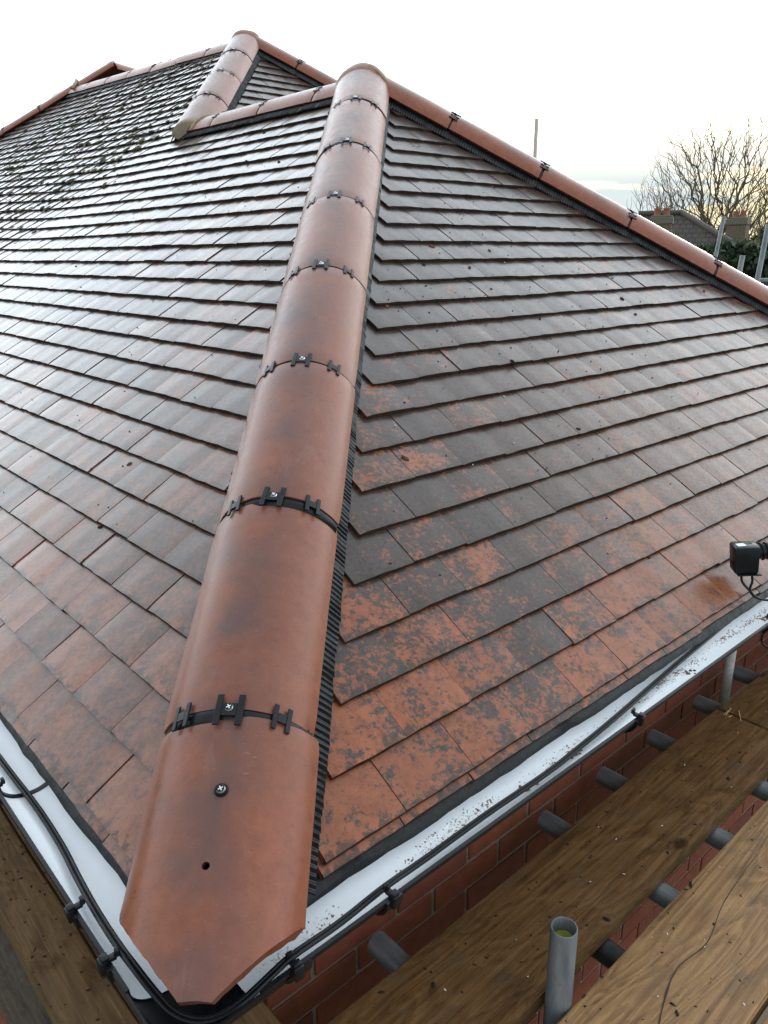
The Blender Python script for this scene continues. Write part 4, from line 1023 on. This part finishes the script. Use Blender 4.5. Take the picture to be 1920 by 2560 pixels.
def nhouse(px0, dist, ridge_py, label, half=4.2, depth=8, pitch=30, ridge_l=2.2, shift=0.0):
    rg = at(px0, ridge_py, dist); ang = math.atan2(_f.y, _f.x) - R_(90) - R_(22)
    root = empty('neighbour_house', (rg.x, rg.y, -4.8)); tag(root, label, 'house', 'neighbouring houses')
    Mx = Matrix.Translation((rg.x, rg.y, 0)) @ Matrix.Rotation(ang, 4, 'Z'); zr = rg.z; ze = zr - half*math.tan(R_(pitch))
    x0, x1 = -ridge_l, .1; hy = half
    V = [(x0, 0, zr), (x1, 0, zr), (x1+hy, -hy, ze), (x1+hy, hy, ze), (x0-hy, hy, ze), (x0-hy, -hy, ze)]
    F = [(5, 2, 1, 0), (2, 3, 1), (3, 4, 0, 1), (4, 5, 0), (5, 4, 3, 2)]
    o = link('roof', mesh(V, F), DKT.m, root, Mx)
    bm = bmesh.new(); add_box(bm, (x0-hy+.35, -hy+.35, -4.8), (x1+hy-.35, hy-.35, ze+.02), Mx); w_ = link('wall', bm_mesh(bm), STOCK, root)
    for (a_, b_) in (((x0, 0, zr+.03), (x1, 0, zr+.03)), ((x1, 0, zr+.03), (x1+hy, -hy, ze+.03)), ((x1, 0, zr+.03), (x1+hy, hy, ze+.03))):
        V2, F2 = tube_data([Mx @ Vector(a_), Mx @ Vector(b_)], .11, 10); link('ridge_tiles', mesh(V2, F2, True), simple('dark_ridge', (.055, .045, .035), .9), root)
    gl = simple('window_glass', (.05, .06, .07), .1); fm = simple('white_frame', (.7, .7, .68), .5)
    for wx in (-3.5, -.5, 2.2):
        bm = bmesh.new(); add_box(bm, (wx-.6, -hy+.30, -3.6), (wx+.6, -hy+.36, -2.4), Mx); f_ = link('window', bm_mesh(bm), fm, root)
        bm = bmesh.new(); add_box(bm, (wx-.53, -hy+.28, -3.53), (wx+.53, -hy+.2995, -2.47), Mx); link('pane', bm_mesh(bm), gl, f_)
    return root, Mx, zr
nh, Mx, zr = nhouse(1697, 30, 534, 'neighbouring house with a dark brown hipped roof and a square chimney', ridge_l=1.5, pitch=31)
c1 = at(1655, 545, 28.2); chimney(nh, c1, .72, .55, zr-3.0, at(1655, 539, 28.2).z, math.atan2(_f.y, _f.x)-R_(90)-R_(22), (-.17, .13))
nh2, Mx2, zr2 = nhouse(1838, 36, 606, 'low neighbouring house with a brick stack standing beside the bare trees', ridge_l=2.0, pitch=28, half=3.6)
c2 = at(1846, 560, 33.0); ch2 = chimney(nh2, c2, .80, .6, zr2-2.5, at(1846, 544, 33).z, math.atan2(_f.y, _f.x)-R_(90)-R_(38), (-.15, .15))
# hedge and evergreen bushes
def leafy(name, cpt, size, n, mat, label, cat, seed, group=None, ls=.07):
    r = np.random.default_rng(seed); root = empty(name, (cpt.x, cpt.y, -4.8)); tag(root, label, cat, group)
    d = r.normal(size=(n, 3)); d /= np.linalg.norm(d, axis=1)[:, None]; rad = r.uniform(.55, 1.0, n)**.6
    lump_ = np.array([1+.28*noise.noise(Vector(q_*2.3)+Vector((seed, 0, 0))) for q_ in d])
    C = d*rad[:, None]*lump_[:, None]*np.array(size) + np.array(cpt)
    V = []; F = []
    a1 = r.normal(size=(n, 3)); a1 += np.array([0, 0, 1.2]); a1 /= np.linalg.norm(a1, axis=1)[:, None]; b1_ = np.cross(a1, r.normal(size=(n, 3))); b1_ /= np.linalg.norm(b1_, axis=1)[:, None]
    for i in range(n):
        L_ = ls*r.uniform(.7, 1.6); w = L_*.33; c_ = C[i]; b0 = len(V)
        V += [c_-b1_[i]*w*.3, c_+a1[i]*L_*.5-b1_[i]*w, c_+a1[i]*L_, c_+a1[i]*L_*.5+b1_[i]*w]; F.append((b0, b0+1, b0+2, b0+3))
    link('foliage', mesh(V, F), mat, root)
    V, F = tube_data([Vector((cpt.x, cpt.y, -4.8)), Vector(cpt)], [.12, .05], 8); link('stem', mesh(V, F, True), BARK, root)
HG = [simple('evergreen_dark', (.022, .038, .014), .7, .3, .5, 2.0), simple('evergreen_olive', (.075, .080, .026), .7, .3, .4, 2.0), simple('evergreen_mid', (.040, .060, .020), .7, .3, .5, 2)]
for i, (px, py, ds, sz, mt, lb) in enumerate(((1835, 705, 16, (1.0, 1.0, .72), 0, 'dark green evergreen bush behind the short scaffold tube'), (1905, 700, 17, (.9, .9, .75), 2, 'green bush behind the tall scaffold tube and rail'), (1770, 700, 16.5, (.9, .9, .62), 0, 'dark bush just above the right hip by the leaning tube'),
        (1940, 655, 24, (1.1, 1.1, .85), 1, 'olive green bush rising beside the right hand chimney'), (2000, 680, 19, (1.2, 1.2, 1.4), 1, 'olive bush at the end of the hedge by the rail'))):
    leafy('evergreen_bush', at(px, py, ds), sz, 5200, HG[mt], lb, 'bush', 30+i, 'evergreen bushes beyond the far scaffold', .13)
# distant belt of trees along the horizon
r = np.random.default_rng(4); V = []; F = []
for i in range(9000):
    az = r.uniform(-20, 110); D_ = r.uniform(120, 190); hgt = 4.5 + 3.0*noise.noise(Vector((az*.35, 0, 1))) + 1.2*noise.noise(Vector((az*1.7, 3, 1)))
    z = -4.8 + abs(r.uniform(0, 1))**.7*max(1.0, hgt); c_ = np.array([math.cos(R_(az))*D_, math.sin(R_(az))*D_, z]); s = r.uniform(.3, .9); b0 = len(V)
    t = np.array([-math.sin(R_(az)), math.cos(R_(az)), 0]); V += [c_-t*s, c_+np.array([0, 0, -s*.5]), c_+t*s, c_+np.array([r.uniform(-.3, .3), 0, s])]; F.append((b0, b0+1, b0+2, b0+3))
o = link('far_woodland', mesh(V, F), simple('far_trees', (.055, .058, .045), .95, .1, .4, .2)); tag(o, 'grey green belt of distant trees along the horizon', 'woodland', kind='stuff')
